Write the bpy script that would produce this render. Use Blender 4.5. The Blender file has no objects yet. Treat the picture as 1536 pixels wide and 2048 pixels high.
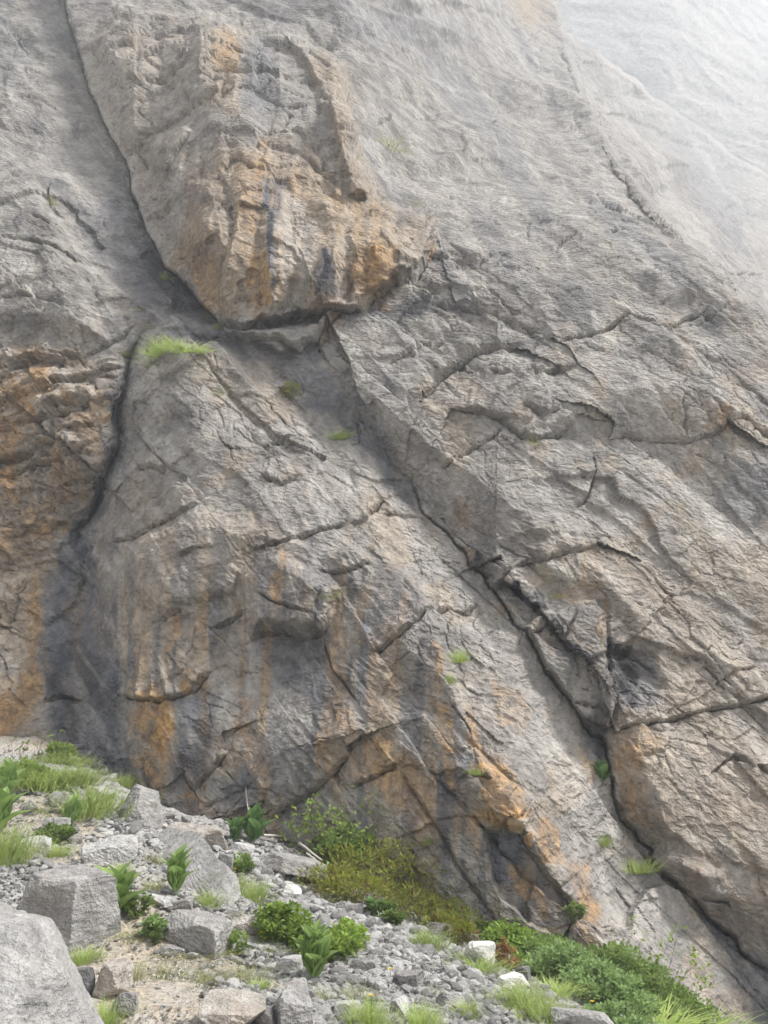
import bpy, bmesh, math, random
import numpy as np
from mathutils import Vector, Matrix, Euler

# ------------------------------------------------------------------ camera, sky, sun, exposure
SC = bpy.context.scene
COL = SC.collection
F = 1547.0                      # focal length in photo pixels (1536 x 2048)
PITCH = math.radians(17.1)
EYE = 1.6
cam_d = bpy.data.cameras.new('camera')
cam = bpy.data.objects.new('camera', cam_d); COL.objects.link(cam)
cam.location = (0, 0, EYE)
cam.rotation_euler = (math.pi/2 + PITCH, 0, 0)
cam_d.sensor_fit = 'VERTICAL'; cam_d.sensor_height = 24.0
cam_d.lens = 24.0*F/2048.0
cam_d.clip_start = 0.05; cam_d.clip_end = 4000
SC.camera = cam

SUN_EL, SUN_AZ = 55.0, 99.0     # azimuth clockwise from the view direction (+Y towards +X)
world = bpy.data.worlds.new('World'); SC.world = world; world.use_nodes = True
wn = world.node_tree.nodes; wl = world.node_tree.links
sky = wn.new('ShaderNodeTexSky'); sky.sky_type = 'NISHITA'; sky.sun_disc = False
sky.sun_elevation = math.radians(SUN_EL); sky.sun_rotation = math.radians(SUN_AZ)
sky.altitude = 1800; sky.air_density = 1.0; sky.dust_density = 6.0; sky.ozone_density = 1.0
hsv = wn.new('ShaderNodeHueSaturation'); hsv.inputs['Saturation'].default_value = 0.18     # thin overcast: the blue is washed out
wl.new(sky.outputs[0], hsv.inputs['Color']); wl.new(hsv.outputs[0], wn['Background'].inputs[0])
wn['Background'].inputs[1].default_value = 0.05

sun_d = bpy.data.lights.new('sun', 'SUN'); sun_d.energy = 1.5; sun_d.angle = math.radians(10)
sun_d.color = (1.0, 0.985, 0.965)
sun = bpy.data.objects.new('sun', sun_d); COL.objects.link(sun)
el, az = math.radians(SUN_EL), math.radians(SUN_AZ)
sdir = Vector((math.cos(el)*math.sin(az), math.cos(el)*math.cos(az), math.sin(el)))
sun.rotation_euler = sdir.to_track_quat('Z', 'Y').to_euler()
sun.location = (20, -5, 60)

SC.view_settings.view_transform = 'Standard'; SC.view_settings.look = 'None'
SC.view_settings.gamma = 1.0; SC.view_settings.use_curve_mapping = False
SC.view_settings.exposure = 2.55
SC.render.engine = 'CYCLES'
SC.cycles.use_denoising = True
SC.cycles.volume_bounces = 1
SC.cycles.max_bounces = 4
SC.cycles.diffuse_bounces = 2
SC.cycles.caustics_reflective = False; SC.cycles.caustics_refractive = False
SC.cycles.use_adaptive_sampling = True; SC.cycles.adaptive_threshold = 0.03
HAZE_DENSITY = 0.0025

# ------------------------------------------------------------------ numpy noise
_TABS = {}
def _tab(seed):
    if seed not in _TABS: _TABS[seed] = np.random.RandomState(seed).rand(65536).astype(np.float32)
    return _TABS[seed]
_ANG = np.random.RandomState(4242).rand(65536)*6.2831853
_COS, _SIN = np.cos(_ANG).astype(np.float32), np.sin(_ANG).astype(np.float32)
def _idx(ix, iy, seed=0):
    k = ix.astype(np.uint32)*np.uint32(374761393)+iy.astype(np.uint32)*np.uint32(668265263)+np.uint32((seed*9176+77) & 0xffffffff)
    k = (k ^ (k >> np.uint32(13)))*np.uint32(1274126177)
    return (k ^ (k >> np.uint32(16))) & np.uint32(65535)
def _h(ix, iy, seed):
    return _tab(seed)[_idx(np.atleast_1d(ix), np.atleast_1d(iy))].reshape(np.shape(ix))
def noise2(u, v, seed=0):
    iu = np.floor(u); iv = np.floor(v); fu = np.asarray(u-iu, np.float32); fv = np.asarray(v-iv, np.float32)
    shp = fu.shape; iu = np.atleast_1d(iu).astype(np.int32); iv = np.atleast_1d(iv).astype(np.int32)
    su = fu*fu*fu*(fu*(fu*6-15)+10); sv = fv*fv*fv*(fv*(fv*6-15)+10)
    def g(dx, dy):
        k = _idx(iu+dx, iv+dy, seed).reshape(shp)
        return _COS[k]*(fu-dx)+_SIN[k]*(fv-dy)
    a = g(0, 0); b = g(1, 0); c = g(0, 1); d = g(1, 1)
    return ((a*(1-su)+b*su)*(1-sv)+(c*(1-su)+d*su)*sv)*1.5
def fbm(u, v, octv=4, seed=0, gain=0.5, lac=2.03):
    r = 0; a = 1.0
    for i in range(octv):
        r = r + a*noise2(u, v, seed+i*7); a *= gain; u = u*lac+13.7; v = v*lac+5.1
    return r
def ridged(u, v, octv=4, seed=0, gain=0.5):
    r = 0; a = 1.0
    for i in range(octv):
        r = r + a*(1-2*np.abs(noise2(u, v, seed+i*7))); a *= gain; u = u*2.1+3.7; v = v*2.1+9.1
    return r
def facets(u, v, seed, tilt=1.0, bias=(0, 0), offs=0.35, jit=0.9):
    """broken rock faces: every cell of a jittered lattice is its own tilted plane"""
    return blocks(u, v, seed, tilt, bias, offs, jit, True)[0]
def blocks(u, v, seed, tilt=1.0, bias=(0, 0), offs=0.35, jit=0.9, round_=False):
    """as facets(), and also the distance to the nearest joint between two blocks"""
    u = np.asarray(u, np.float32); v = np.asarray(v, np.float32)
    iu = np.floor(u).astype(np.int32); iv = np.floor(v).astype(np.int32)
    best = np.full(u.shape, 9e9, np.float32); sec = best.copy(); bi = np.zeros(u.shape, np.uint32); bu = np.zeros(u.shape, np.float32); bv = bu.copy()
    T = [_tab(seed+i) for i in range(5)]
    for dx in (-1, 0, 1):
        for dy in (-1, 0, 1):
            cx = iu+dx; cy = iv+dy; k = _idx(cx, cy)
            du = u-(cx+np.float32(.5)+np.float32(jit)*(T[0][k]-np.float32(.5))); dv = v-(cy+np.float32(.5)+np.float32(jit)*(T[1][k]-np.float32(.5)))
            d = np.sqrt(du*du+dv*dv)
            if not round_: d = np.maximum(np.abs(du), np.abs(dv))*np.float32(.75)+d*np.float32(.25)
            m = d < best
            sec = np.where(m, best, np.minimum(sec, d)); best = np.where(m, d, best); bi = np.where(m, k, bi); bu = np.where(m, du, bu); bv = np.where(m, dv, bv)
    out = ((T[2][bi]-.5)*2*tilt+bias[0])*bu+((T[3][bi]-.5)*2*tilt+bias[1])*bv+(T[4][bi]-.5)*2*offs
    return out, sec-best
def tri(u, v, seed, warp=0.35):
    """angular but unbroken relief: random heights joined by flat triangles with creases between"""
    u0 = u+warp*noise2(u*.9+3.1, v*.9, seed+5)*1.4; v = v+warp*noise2(u*.9, v*.9+8.3, seed+6)*1.4; u = u0
    iu = np.floor(u).astype(np.int32); iv = np.floor(v).astype(np.int32)
    fu = (u-iu).astype(np.float32); fv = (v-iv).astype(np.float32)
    h00 = _h(iu, iv, seed); h10 = _h(iu+1, iv, seed); h01 = _h(iu, iv+1, seed); h11 = _h(iu+1, iv+1, seed)
    flip = _h(iu, iv, seed+9) > .5
    a = np.where(fu > fv, h00*(1-fu)+h10*(fu-fv)+h11*fv, h00*(1-fv)+h01*(fv-fu)+h11*fu)
    gu = 1-fu
    b = np.where(gu > fv, h10*(1-gu)+h00*(gu-fv)+h01*fv, h10*(1-fv)+h11*(fv-gu)+h01*gu)
    return np.where(flip, a, b)*2-1
def smooth(a, b, x):
    t = np.clip((x-a)/(b-a), 0, 1); return t*t*(3-2*t)

# ------------------------------------------------------------------ pixel geometry helpers
CP, SP = math.cos(PITCH), math.sin(PITCH)
def ray(px, py):
    xc = (px-768.0)/F; yc = (1024.0-py)/F
    dy = CP-yc*SP
    return xc/dy, (SP+yc*CP)/dy          # x and z advance per metre of y
def poly_sd(px, py, pts, closed=False):
    """unsigned distance, side (+1 = left of travel direction on screen, y down), parameter 0..1"""
    pts = np.asarray(pts, float)
    if closed: pts = np.vstack([pts, pts[:1]])
    seg = np.diff(pts, axis=0); L = np.hypot(seg[:, 0], seg[:, 1]); cum = np.concatenate([[0], np.cumsum(L)])
    best = np.full(px.shape, 1e9, np.float32); side = np.zeros(px.shape, np.float32); par = np.zeros(px.shape, np.float32)
    for i in range(len(seg)):
        ax, ay = [float(q_) for q_ in pts[i]]; sx, sy = [float(q_) for q_ in seg[i]]
        t = np.clip(((px-ax)*sx+(py-ay)*sy)/float(L[i]**2+1e-9), 0, 1)
        qx = px-ax-t*sx; qy = py-ay-t*sy
        d = np.hypot(qx, qy); m = d < best
        best = np.where(m, d, best)
        side = np.where(m, np.where(sx*qy-sy*qx < 0, np.float32(1.0), np.float32(-1.0)), side)
        par = np.where(m, np.float32(cum[i]/cum[-1])+t*np.float32(L[i]/cum[-1]), par)
    return best, side, par
def inside(px, py, pts):
    c = np.zeros(px.shape, bool); n = len(pts); j = n-1
    for i in range(n):
        xi, yi = pts[i]; xj, yj = pts[j]
        if yi != yj:
            c ^= ((yi > py) != (yj > py)) & (px < (xj-xi)*(py-yi)/(yj-yi)+xi)
        j = i
    return c
def poly_in(px, py, pts):
    d, _, _ = poly_sd(px, py, pts, True)
    return np.where(inside(px, py, pts), d, -d)      # positive inside

# ------------------------------------------------------------------ mesh helpers
def mesh_np(name, V, Fq, smooth_shade=False):
    me = bpy.data.meshes.new(name)
    V = np.asarray(V, np.float32); Fq = np.asarray(Fq, np.int32)
    n = Fq.shape[1]
    me.vertices.add(len(V)); me.vertices.foreach_set('co', V.ravel())
    me.loops.add(Fq.size); me.loops.foreach_set('vertex_index', Fq.ravel())
    me.polygons.add(len(Fq))
    me.polygons.foreach_set('loop_start', np.arange(0, Fq.size, n, dtype=np.int32))
    me.polygons.foreach_set('loop_total', np.full(len(Fq), n, np.int32))
    me.polygons.foreach_set('use_smooth', np.full(len(Fq), smooth_shade, bool))
    me.update(calc_edges=True)
    return me
def link(name, me, mat=None, parent=None, loc=None):
    o = bpy.data.objects.new(name, me); COL.objects.link(o)
    if mat is not None and me is not None:
        me.materials.clear(); me.materials.append(mat)
    if parent is not None: o.parent = parent
    if loc is not None: o.location = loc
    return o
def tag(o, label=None, cat=None, group=None, kind=None):
    if label: o['label'] = label
    if cat: o['category'] = cat
    if group: o['group'] = group
    if kind: o['kind'] = kind
    return o
def add_attr(me, name, arr):
    a = me.attributes.new(name, 'FLOAT', 'POINT'); a.data.foreach_set('value', np.asarray(arr, np.float32))

# ------------------------------------------------------------------ node helper
class NT:
    def __init__(s, name):
        s.m = bpy.data.materials.new(name); s.m.use_nodes = True
        s.t = s.m.node_tree; s.n = s.t.nodes; s.l = s.t.links
        s.b = s.n['Principled BSDF']; s.out = s.n['Material Output']
    def node(s, typ, ins=None, **kw):
        n = s.n.new(typ)
        for k, v in kw.items(): setattr(n, k, v)
        for k, v in (ins or {}).items(): s.put(n.inputs[k], v)
        return n
    def put(s, sock, v):
        if isinstance(v, bpy.types.NodeSocket): s.l.new(v, sock)
        elif isinstance(v, (tuple, list)) and len(v) == 3 and sock.type == 'RGBA': sock.default_value = (*v, 1)
        else: sock.default_value = v
    def noise(s, vec, scale, detail=4, rough=0.55, dist=0.0):
        return s.node('ShaderNodeTexNoise', {'Vector': vec, 'Scale': scale, 'Detail': detail, 'Roughness': rough, 'Distortion': dist}).outputs[0]
    def ramp(s, fac, a, b, lo=0.0, hi=1.0):
        return s.node('ShaderNodeMapRange', {0: fac, 1: a, 2: b, 3: lo, 4: hi}).outputs[0]
    def math(s, op, a, b=0.0):
        return s.node('ShaderNodeMath', {0: a, 1: b}, operation=op).outputs[0]
    def mix(s, fac, a, b, bt='MIX'):
        n = s.node('ShaderNodeMix', data_type='RGBA', blend_type=bt)
        s.put(n.inputs[0], fac); s.put(n.inputs[6], a); s.put(n.inputs[7], b)
        return n.outputs[2]
    def attr(s, name):
        return s.node('ShaderNodeAttribute', attribute_name=name).outputs['Fac']
    def coord(s, scale=None, kind='Object'):
        c = s.node('ShaderNodeTexCoord').outputs[kind]
        if scale is None: return c
        return s.node('ShaderNodeMapping', {0: c, 3: scale}).outputs[0]
    def bump(s, h, strength=0.5, dist=0.05, normal=None):
        n = s.node('ShaderNodeBump', {'Strength': strength, 'Distance': dist, 'Height': h})
        if normal is not None: s.l.new(normal, n.inputs['Normal'])
        return n.outputs[0]
    def done(s, col, rough=0.9, normal=None, spec=0.25):
        s.put(s.b.inputs['Base Color'], col); s.put(s.b.inputs['Roughness'], rough)
        s.b.inputs['Specular IOR Level'].default_value = spec
        if normal is not None: s.l.new(normal, s.b.inputs['Normal'])
        return s.m

# ------------------------------------------------------------------ rock material of the cliff
def cliff_material():
    k = NT('cliff_rock')
    p = k.coord()
    big = k.noise(p, 0.22, 2, 0.6); mid = k.noise(p, 1.1, 4, 0.65); fine = k.noise(p, 7.0, 4, 0.7)
    grit = k.noise(p, 38.0, 1, 0.7)
    pv = k.coord((1.0, 1.0, 0.16)); streak = k.noise(pv, 1.6, 3, 0.6); streak2 = k.noise(pv, 5.0, 2, 0.6)
    col = k.mix(k.ramp(big, 0.35, 0.65), (0.210, 0.193, 0.173), (0.298, 0.274, 0.246))
    col = k.mix(k.ramp(mid, 0.42, 0.66), col, (0.372, 0.342, 0.305))
    col = k.mix(k.ramp(mid, 0.50, 0.30, 0, 0.75), col, (0.165, 0.156, 0.148))
    # warm weathering
    w = k.attr('warm'); wn_ = k.math('MULTIPLY', w, k.ramp(streak, 0.30, 0.58, 0.45, 1.0))
    col = k.mix(wn_, col, k.mix(k.ramp(fine, 0.35, 0.65), (0.27, 0.20, 0.13), (0.41, 0.315, 0.21)))
    # blue-grey water-washed rock
    b = k.attr('blue'); bn = k.math('MULTIPLY', b, k.ramp(streak2, 0.28, 0.5, 0.75, 1.0))
    col = k.mix(bn, col, k.mix(k.ramp(mid, 0.36, 0.64), (0.072, 0.075, 0.088), (0.165, 0.17, 0.187)))
    # rust
    o = k.attr('rust'); on = k.math('MULTIPLY', o, k.ramp(k.math('ADD', k.math('MULTIPLY', streak, 0.5), k.math('MULTIPLY', fine, 0.5)), 0.36, 0.56, 0.15, 1.0))
    col = k.mix(on, col, k.mix(k.ramp(fine, 0.3, 0.7), (0.26, 0.145, 0.06), (0.46, 0.285, 0.125)))
    # darker unweathered rock, with shade of turned-away facets painted in
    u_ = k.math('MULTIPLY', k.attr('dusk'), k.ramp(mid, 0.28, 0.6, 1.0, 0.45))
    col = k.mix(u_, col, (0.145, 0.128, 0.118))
    # black films
    d = k.attr('black'); dn = k.math('MULTIPLY', d, k.ramp(fine, 0.3, 0.5, 0.7, 1.0))
    col = k.mix(dn, col, (0.030, 0.029, 0.032))
    # pale lime wash, plus brightness painted on the strip by the crack
    l = k.attr('pale'); ln = k.math('MULTIPLY', l, k.ramp(mid, 0.35, 0.6, 0.3, 1.0))
    col = k.mix(ln, col, (0.47, 0.445, 0.41))
    ps = k.node('ShaderNodeMapping', {0: p, 2: (0.0, math.radians(-52), 0.0), 3: (1.0, 1.0, 1.0)}).outputs[0]
    ps = k.node('ShaderNodeMapping', {0: ps, 3: (0.22, 1.0, 1.6)}).outputs[0]
    lin = k.noise(ps, 2.2, 3, 0.65)
    shade = k.math('ADD', k.ramp(fine, 0.3, 0.7, 0.74, 1.22), k.ramp(lin, 0.32, 0.68, -0.10, 0.10))
    gray = k.node('ShaderNodeCombineColor', {0: shade, 1: shade, 2: shade}).outputs[0]
    col = k.mix(1.0, col, gray, 'MULTIPLY')
    col = k.mix(k.ramp(grit, 0.62, 0.75, 0.0, 0.35), col, (0.10, 0.095, 0.09))
    pw = k.node('ShaderNodeVectorMath', {0: p, 1: k.node('ShaderNodeVectorMath', {0: k.node('ShaderNodeTexNoise', {'Vector': p, 'Scale': 2.5, 'Detail': 2}).outputs[1], 3: 0.25}, operation='SCALE').outputs[0]}, operation='ADD').outputs[0]
    pj = k.node('ShaderNodeMapping', {0: pw, 2: (0.0, math.radians(-30), 0.0), 3: (1.0, 1.0, 1.5)}).outputs[0]
    c1 = k.node('ShaderNodeTexVoronoi', {'Vector': pj, 'Scale': 2.6}, feature='F1', distance='MANHATTAN').outputs[0]
    c2 = k.node('ShaderNodeTexVoronoi', {'Vector': pj, 'Scale': 8.5}, feature='F1', distance='MANHATTAN').outputs[0]
    h = k.math('ADD', k.math('MULTIPLY', c1, 0.55), k.math('ADD', k.math('MULTIPLY', c2, 0.35), k.math('ADD', k.math('MULTIPLY', fine, 0.5), k.math('MULTIPLY', grit, 0.28))))
    n = k.bump(h, 0.9, 0.11)
    return k.done(col, k.ramp(b, 0, 1, 0.92, 0.75), n, 0.2)
M_CLIFF = cliff_material()

# ------------------------------------------------------------------ the cliff
STEP = 2.4
def axis(lo, a, b, hi, step):
    core = np.arange(a, b+step, step)
    def outer(start, end, sgn):
        r = []; s = step; x = start
        while (x-end)*sgn < 0:
            s *= 1.12; x = x+sgn*s; r.append(x)
        return r
    return np.array(outer(a, lo, -1)[::-1]+list(core)+outer(core[-1], hi, 1))
PXA = axis(-420, -30, 1566, 1990, STEP)
PYA = axis(-150, -30, 2060, 2330, STEP)
GX, GY = [a.astype(np.float32) for a in np.meshgrid(PXA, PYA)]
NR, NC = GX.shape

def base_depth(px, py):
    tx, tz = ray(px, py)
    y0 = 13.6-(np.minimum(px, 1000)-100)*0.0024+0.0010*np.maximum(px-1000, 0)
    cot = 0.29+0.13*smooth(150, 1350, px)+0.09*smooth(600, 1150, px)*smooth(750, 50, py)+0.04*smooth(600, 0, py)
    return (y0+0.6*cot)/np.maximum(1-tz*cot, 0.18)
CREST = [(1085, -200), (1120, 60), (1150, 170), (1185, 250), (1235, 335), (1300, 410), (1370, 480), (1420, 545), (1480, 615), (1560, 710), (1700, 900), (1990, 1300)]
EDGE = [(1060, -250), (1085, -60), (1113, 60), (1153, 95), (1233, 145), (1298, 200), (1368, 245), (1418, 285), (1493, 335), (1600, 405), (1990, 700)]
BUTT = [(150, 85), (165, 140), (180, 190), (240, 300), (262, 380), (300, 470), (330, 520), (400, 600), (432, 642), (480, 655), (560, 662), (640, 645), (700, 625), (760, 580), (835, 530), (868, 480), (880, 425), (800, 400), (752, 395), (738, 330), (712, 250), (700, 190), (690, 130), (650, 70), (560, 30), (440, 5), (250, 10)]
CORNER = [(120, -60), (150, 85), (165, 140), (180, 190), (240, 300), (262, 380), (300, 470), (330, 520), (400, 600), (432, 642)]
GULLY = [(300, 660), (262, 720), (252, 800), (235, 900), (215, 960), (150, 1060), (125, 1150), (115, 1260), (110, 1380), (130, 1500), (150, 1620)]
MAINCRACK = [(440, 690), (520, 740), (620, 790), (700, 820), (740, 850), (790, 930), (850, 1010), (885, 1040), (920, 1090), (985, 1180), (1040, 1280), (1090, 1370), (1150, 1450), (1190, 1490), (1210, 1560), (1250, 1640), (1290, 1700), (1340, 1760), (1400, 1830), (1470, 1900), (1536, 1965), (1600, 2030), (1700, 2140)]
BROKEN = [(-500, 640), (0, 690), (60, 690), (130, 700), (200, 715), (262, 690), (252, 800), (235, 900), (195, 960), (150, 1050), (118, 1100), (60, 1130), (0, 1160), (-500, 1200)]

# screen-space tracing is done on slightly warped coordinates so that edges run unevenly
wx = 7*fbm(GX/70, GY/70, 4, 11); wy = 7*fbm(GX/70+40, GY/70+9, 4, 23)
QX, QY = GX+wx, GY+wy
D0 = base_depth(GX, GY)
TX, TZ = ray(GX, GY)
# wall coordinates in metres
U0 = TX*D0; V0 = TZ*D0*1.18

def window(pts, pad):
    pts = np.asarray(pts)
    c0, c1 = np.searchsorted(PXA, [pts[:, 0].min()-pad, pts[:, 0].max()+pad])
    r0, r1 = np.searchsorted(PYA, [pts[:, 1].min()-pad, pts[:, 1].max()+pad])
    return slice(r0, r1), slice(c0, c1)
def raise_poly(pts, a, lo, hi):
    w = window(pts, 40)
    macro[w] += a*smooth(lo, hi, poly_in(QX[w], QY[w], pts))
macro = np.zeros(GX.shape)          # metres towards the viewer, along the sight line
# upper buttress
jx = 11*tri(GX/46, GY/46, 61)+5*tri(GX/17, GY/17, 62); jy = 11*tri(GX/46+9, GY/46, 63)+5*tri(GX/17+5, GY/17, 64)
sdb = poly_in(QX+jx*.8, QY+jy*.8, BUTT)
dc0 = poly_sd(QX, QY, CORNER)[0]
prof = np.clip((sdb+3)/16, 0, 1)*0.80*smooth(15, 90, dc0)+np.clip((sdb-2)/110, 0, 1)*1.2
macro += prof
for pts, a in [([(395, 15), (500, 20), (492, 110), (400, 150), (375, 90)], .4), ([(240, 140), (400, 60), (425, 160), (330, 205)], .3), ([(300, 225), (395, 250), (365, 335), (285, 330)], .3), ([(430, 315), (545, 300), (540, 430), (450, 400)], .3), ([(620, 180), (715, 240), (735, 330), (660, 350), (600, 250)], .35), ([(690, 440), (800, 400), (880, 430), (860, 490), (760, 580), (700, 600)], .3), ([(330, 380), (430, 330), (440, 470), (380, 520)], .25)]:
    w = window(pts, 40); macro[w] += a*np.clip((poly_in(QX[w]+jx[w], QY[w]+jy[w], pts)+2)/16, 0, 1)
# buttress: round ribs running down it
rib = 1.1*tri(GX/85+GY/500, GY/330, 71)+.5*tri(GX/34+GY/700, GY/190, 73)
macro += 0.55*rib*smooth(0, 50, sdb)
ALC = [(552, 372), (590, 350), (650, 352), (700, 395), (722, 440), (690, 470), (648, 490), (640, 560), (612, 640), (560, 655), (545, 600), (548, 480)]
sa = poly_in(QX, QY, ALC)
macro -= 0.50*smooth(-4, 40, sa)*smooth(690, 420, GY)+0.12*smooth(-3, 10, sa)
# alcove's right cheek
CHEEK = [(600, 400), (640, 380), (700, 395), (730, 440), (700, 475), (655, 480), (620, 440)]
raise_poly(CHEEK, 0.55, 0, 45)
# right spur of buttress
SPUR = [(560, 40), (650, 75), (695, 140), (712, 250), (742, 340), (748, 400), (700, 380), (650, 250), (600, 130)]
raise_poly(SPUR, 1.0, -2, 20)
NOSE = [(690, 600), (640, 700), (600, 715), (560, 700), (470, 690), (440, 660), (560, 665), (640, 650)]
raise_poly(NOSE, 0.55, -2, 16)
# dihedral left of the buttress
dc, sc_, pc = poly_sd(QX, QY, CORNER)
leftside = sc_ < 0
macro -= np.where(leftside, 1.7*np.clip(1-dc/150.0, 0, 1), 0.0)*smooth(740, 600, GY)
macro -= 0.14*np.exp(-(dc/3.0)**2)*smooth(760, 640, GY)
# left overhanging broken zone and gully
sbk = poly_in(QX+1.3*jx, QY+1.3*jy, BROKEN)
macro += 0.10*smooth(-3, 14, sbk)+0.55*smooth(0, 120, sbk)
dg, sg, pg = poly_sd(QX, QY, GULLY)
macro -= 0.65*np.exp(-np.abs(dg)/10)*smooth(640, 740, GY)*smooth(1120, 980, GY)
macro -= 0.30*np.exp(-dg/70)*smooth(900, 1100, GY)
# central slab bulge, crest just above the main crack line
CSLAB = [(300, 690), (440, 712), (560, 790), (740, 900), (840, 1020), (985, 1210), (1090, 1400), (1180, 1520), (1290, 1740), (1500, 2000), (1500, 2330), (120, 2330), (140, 1500), (120, 1250), (160, 1070), (240, 950), (262, 800)]
scs = poly_in(QX, QY, CSLAB)
macro += 0.9*smooth(0, 190, scs)-0.15
def ramp_face(low, high, h, fade, below=0.0):
    """a tilted face climbing from a recessed edge to a proud one; the proud side dies away beyond it"""
    ring = list(low)+list(high)[::-1]
    pad = fade*2.2
    w = window(ring, pad)
    x, y = QX[w], QY[w]
    dl, _, _ = poly_sd(x, y, low); dh, _, _ = poly_sd(x, y, high)
    t = np.where(inside(x, y, ring), dl/(dl+dh+1e-6), np.where(dh < dl, np.exp(-dh/fade)*smooth(pad, pad*.4, dh), 0.0))
    macro[w] += h*t
RIBC = [(440, 712), (560, 850), (700, 980), (770, 1090), (850, 1215), (880, 1330), (930, 1450), (985, 1560), (1060, 1670), (1165, 1800), (1250, 1950), (1360, 2140)]
ramp_face([(450, 695), (520, 740), (620, 790), (700, 820), (740, 850), (790, 930), (850, 1010), (885, 1040), (920, 1090), (985, 1180), (1040, 1280), (1090, 1370), (1150, 1450), (1190, 1490), (1210, 1560), (1250, 1640), (1290, 1700), (1340, 1760), (1400, 1830), (1470, 1900), (1536, 1965), (1600, 2030), (1700, 2140)], RIBC, 0.75, 230)
ramp_face([(700, 820), (740, 850), (790, 930), (850, 1010), (885, 1040), (920, 1090), (985, 1180)], [(750, 800), (830, 850), (905, 895), (960, 940), (1060, 1010), (1120, 1060), (1100, 1110), (1030, 1128)], 0.75, 200)
ramp_face([(895, 590), (960, 612), (1020, 624), (1062, 646), (1105, 676)], [(925, 578), (995, 558), (1060, 568), (1080, 620), (1115, 668)], 0.28, 90)
ramp_face([(855, 778), (880, 750), (930, 718), (950, 704), (1000, 692), (1035, 686)], [(825, 772), (868, 728), (930, 688), (1000, 670), (1050, 668)], 0.26, 90)
ramp_face([(905, 805), (1010, 834), (1045, 864), (1072, 876), (1120, 870), (1150, 848)], [(895, 800), (960, 806), (1040, 822), (1100, 846), (1152, 832)], 0.20, 70)
ramp_face([(1215, 880), (1300, 882), (1370, 898), (1432, 882)], [(1240, 800), (1330, 788), (1400, 800), (1450, 842)], 0.5, 90)
ramp_face([(1195, 1490), (1210, 1560), (1250, 1640), (1290, 1700), (1340, 1760), (1400, 1830), (1470, 1900), (1536, 1965), (1650, 2080)], [(1240, 1470), (1275, 1560), (1330, 1660), (1390, 1715), (1450, 1780), (1500, 1830), (1560, 1880), (1680, 2000)], 0.20, 150)
ramp_face([(215, 1000), (150, 1060), (125, 1150), (125, 1300), (150, 1500)], [(262, 940), (230, 1060), (225, 1200), (240, 1380), (262, 1560)], 0.5, 200)
ramp_face([(395, 1580), (420, 1545), (458, 1505)], [(350, 1500), (380, 1440), (430, 1420)], 0.3, 60)
ramp_face([(545, 1645), (625, 1594), (665, 1560), (700, 1515)], [(520, 1560), (560, 1510), (620, 1490), (680, 1470)], 0.40, 70)
ramp_face([(1030, 1130), (1080, 1115), (1150, 1095), (1200, 1085)], [(1000, 1060), (1080, 1040), (1150, 1050), (1215, 1060)], 0.4, 80)
# main crack: the rock to its right stands proud in the lower half
dm, sm, pm = poly_sd(QX+0.5*wx, QY+0.5*wy, MAINCRACK)
right = sm > 0
step = smooth(1020, 1180, GY)*0.07+smooth(1430, 1620, GY)*0.06
macro += np.where(right, step*smooth(1, 9, dm)*np.exp(-dm/330.0)*1.1, 0.0)
macro += np.where(right, 0.12*smooth(1500, 1700, GY)*smooth(5, 60, dm)*np.exp(-dm/200), 0.0)
macro -= 0.22*np.exp(-(dm/(1.5+.9*noise2(pm*40, pm*0+.5, 91)))**2)*smooth(900, 1080, GY)+0.03*np.exp(-(dm/5)**2)
# pillar with black films
PIL = [(1040, 1265), (1090, 1225), (1195, 1195), (1208, 1300), (1212, 1400), (1205, 1478), (1150, 1445), (1085, 1350)]
raise_poly(PIL, 0.24, -1, 7)
HOLE = [(1212, 1300), (1250, 1290), (1300, 1330), (1330, 1400), (1270, 1450), (1220, 1480), (1212, 1400)]
raise_poly(HOLE, -0.18, -2, 34)
# crest: the slab falls away to the next one
dcr, scr, _ = poly_sd(QX, QY, CREST)
beyond = np.where(scr > 0, dcr, 0.0)
macro -= 2.0*smooth(0, 30, beyond)
lean_ = smooth(620, -60, GY)
far = 3*lean_**1.5+30.0*lean_**1.4*smooth(680, 1150, GX)+14.0*smooth(1, 14, beyond)+70*smooth(5, 220, beyond)
macro -= np.where(scr < 0, 0.8*np.exp(-dcr/45.0), 0.8)
ded, sed, _ = poly_sd(QX, QY, EDGE)
off = np.where(sed > 0, ded, 0.0)
far += 12*smooth(3, 11, off)
# facets blocks on the right slab
for pts, a, w in [
                        ([(1210, 1500), (1330, 1440), (1536, 1500), (1700, 1600), (1700, 2140), (1536, 1965), (1340, 1760), (1250, 1640)], 0.15, 60),
    ([(1270, 1705), (1330, 1690), (1440, 1740), (1450, 1790), (1400, 1850), (1350, 1790)], 0.30, 30),
    ([(1030, 1060), (1210, 1050), (1330, 1130), (1330, 1350), (1260, 1330), (1200, 1190), (1090, 1160)], 0.30, 40),
    ([(225, 1080), (400, 1020), (560, 1060), (520, 1110), (470, 1210), (330, 1240), (250, 1200)], 0.30, 40),
    ([(500, 1285), (525, 1268), (600, 1275), (655, 1270), (690, 1180), (560, 1100), (480, 1150)], 0.35, 30),
            ([(260, 600), (430, 650), (560, 690), (620, 740), (470, 700), (330, 672)], 0.30, 12),
    ([(0, 250), (100, 300), (180, 560), (240, 700), (120, 690), (-300, 680), (-300, 250)], 0.6, 60),
    ]:
    raise_poly(pts, a, -2, w)
PANEL = [(975, 1660), (1015, 1642), (1050, 1662), (1090, 1730), (1160, 1808), (1150, 1840), (1130, 1890), (1060, 1850), (1000, 1790), (975, 1740)]
raise_poly(PANEL, -0.22, -1, 7)
HOLLOW = [(505, 1282), (560, 1272), (650, 1275), (655, 1330), (600, 1350), (540, 1345)]
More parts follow.
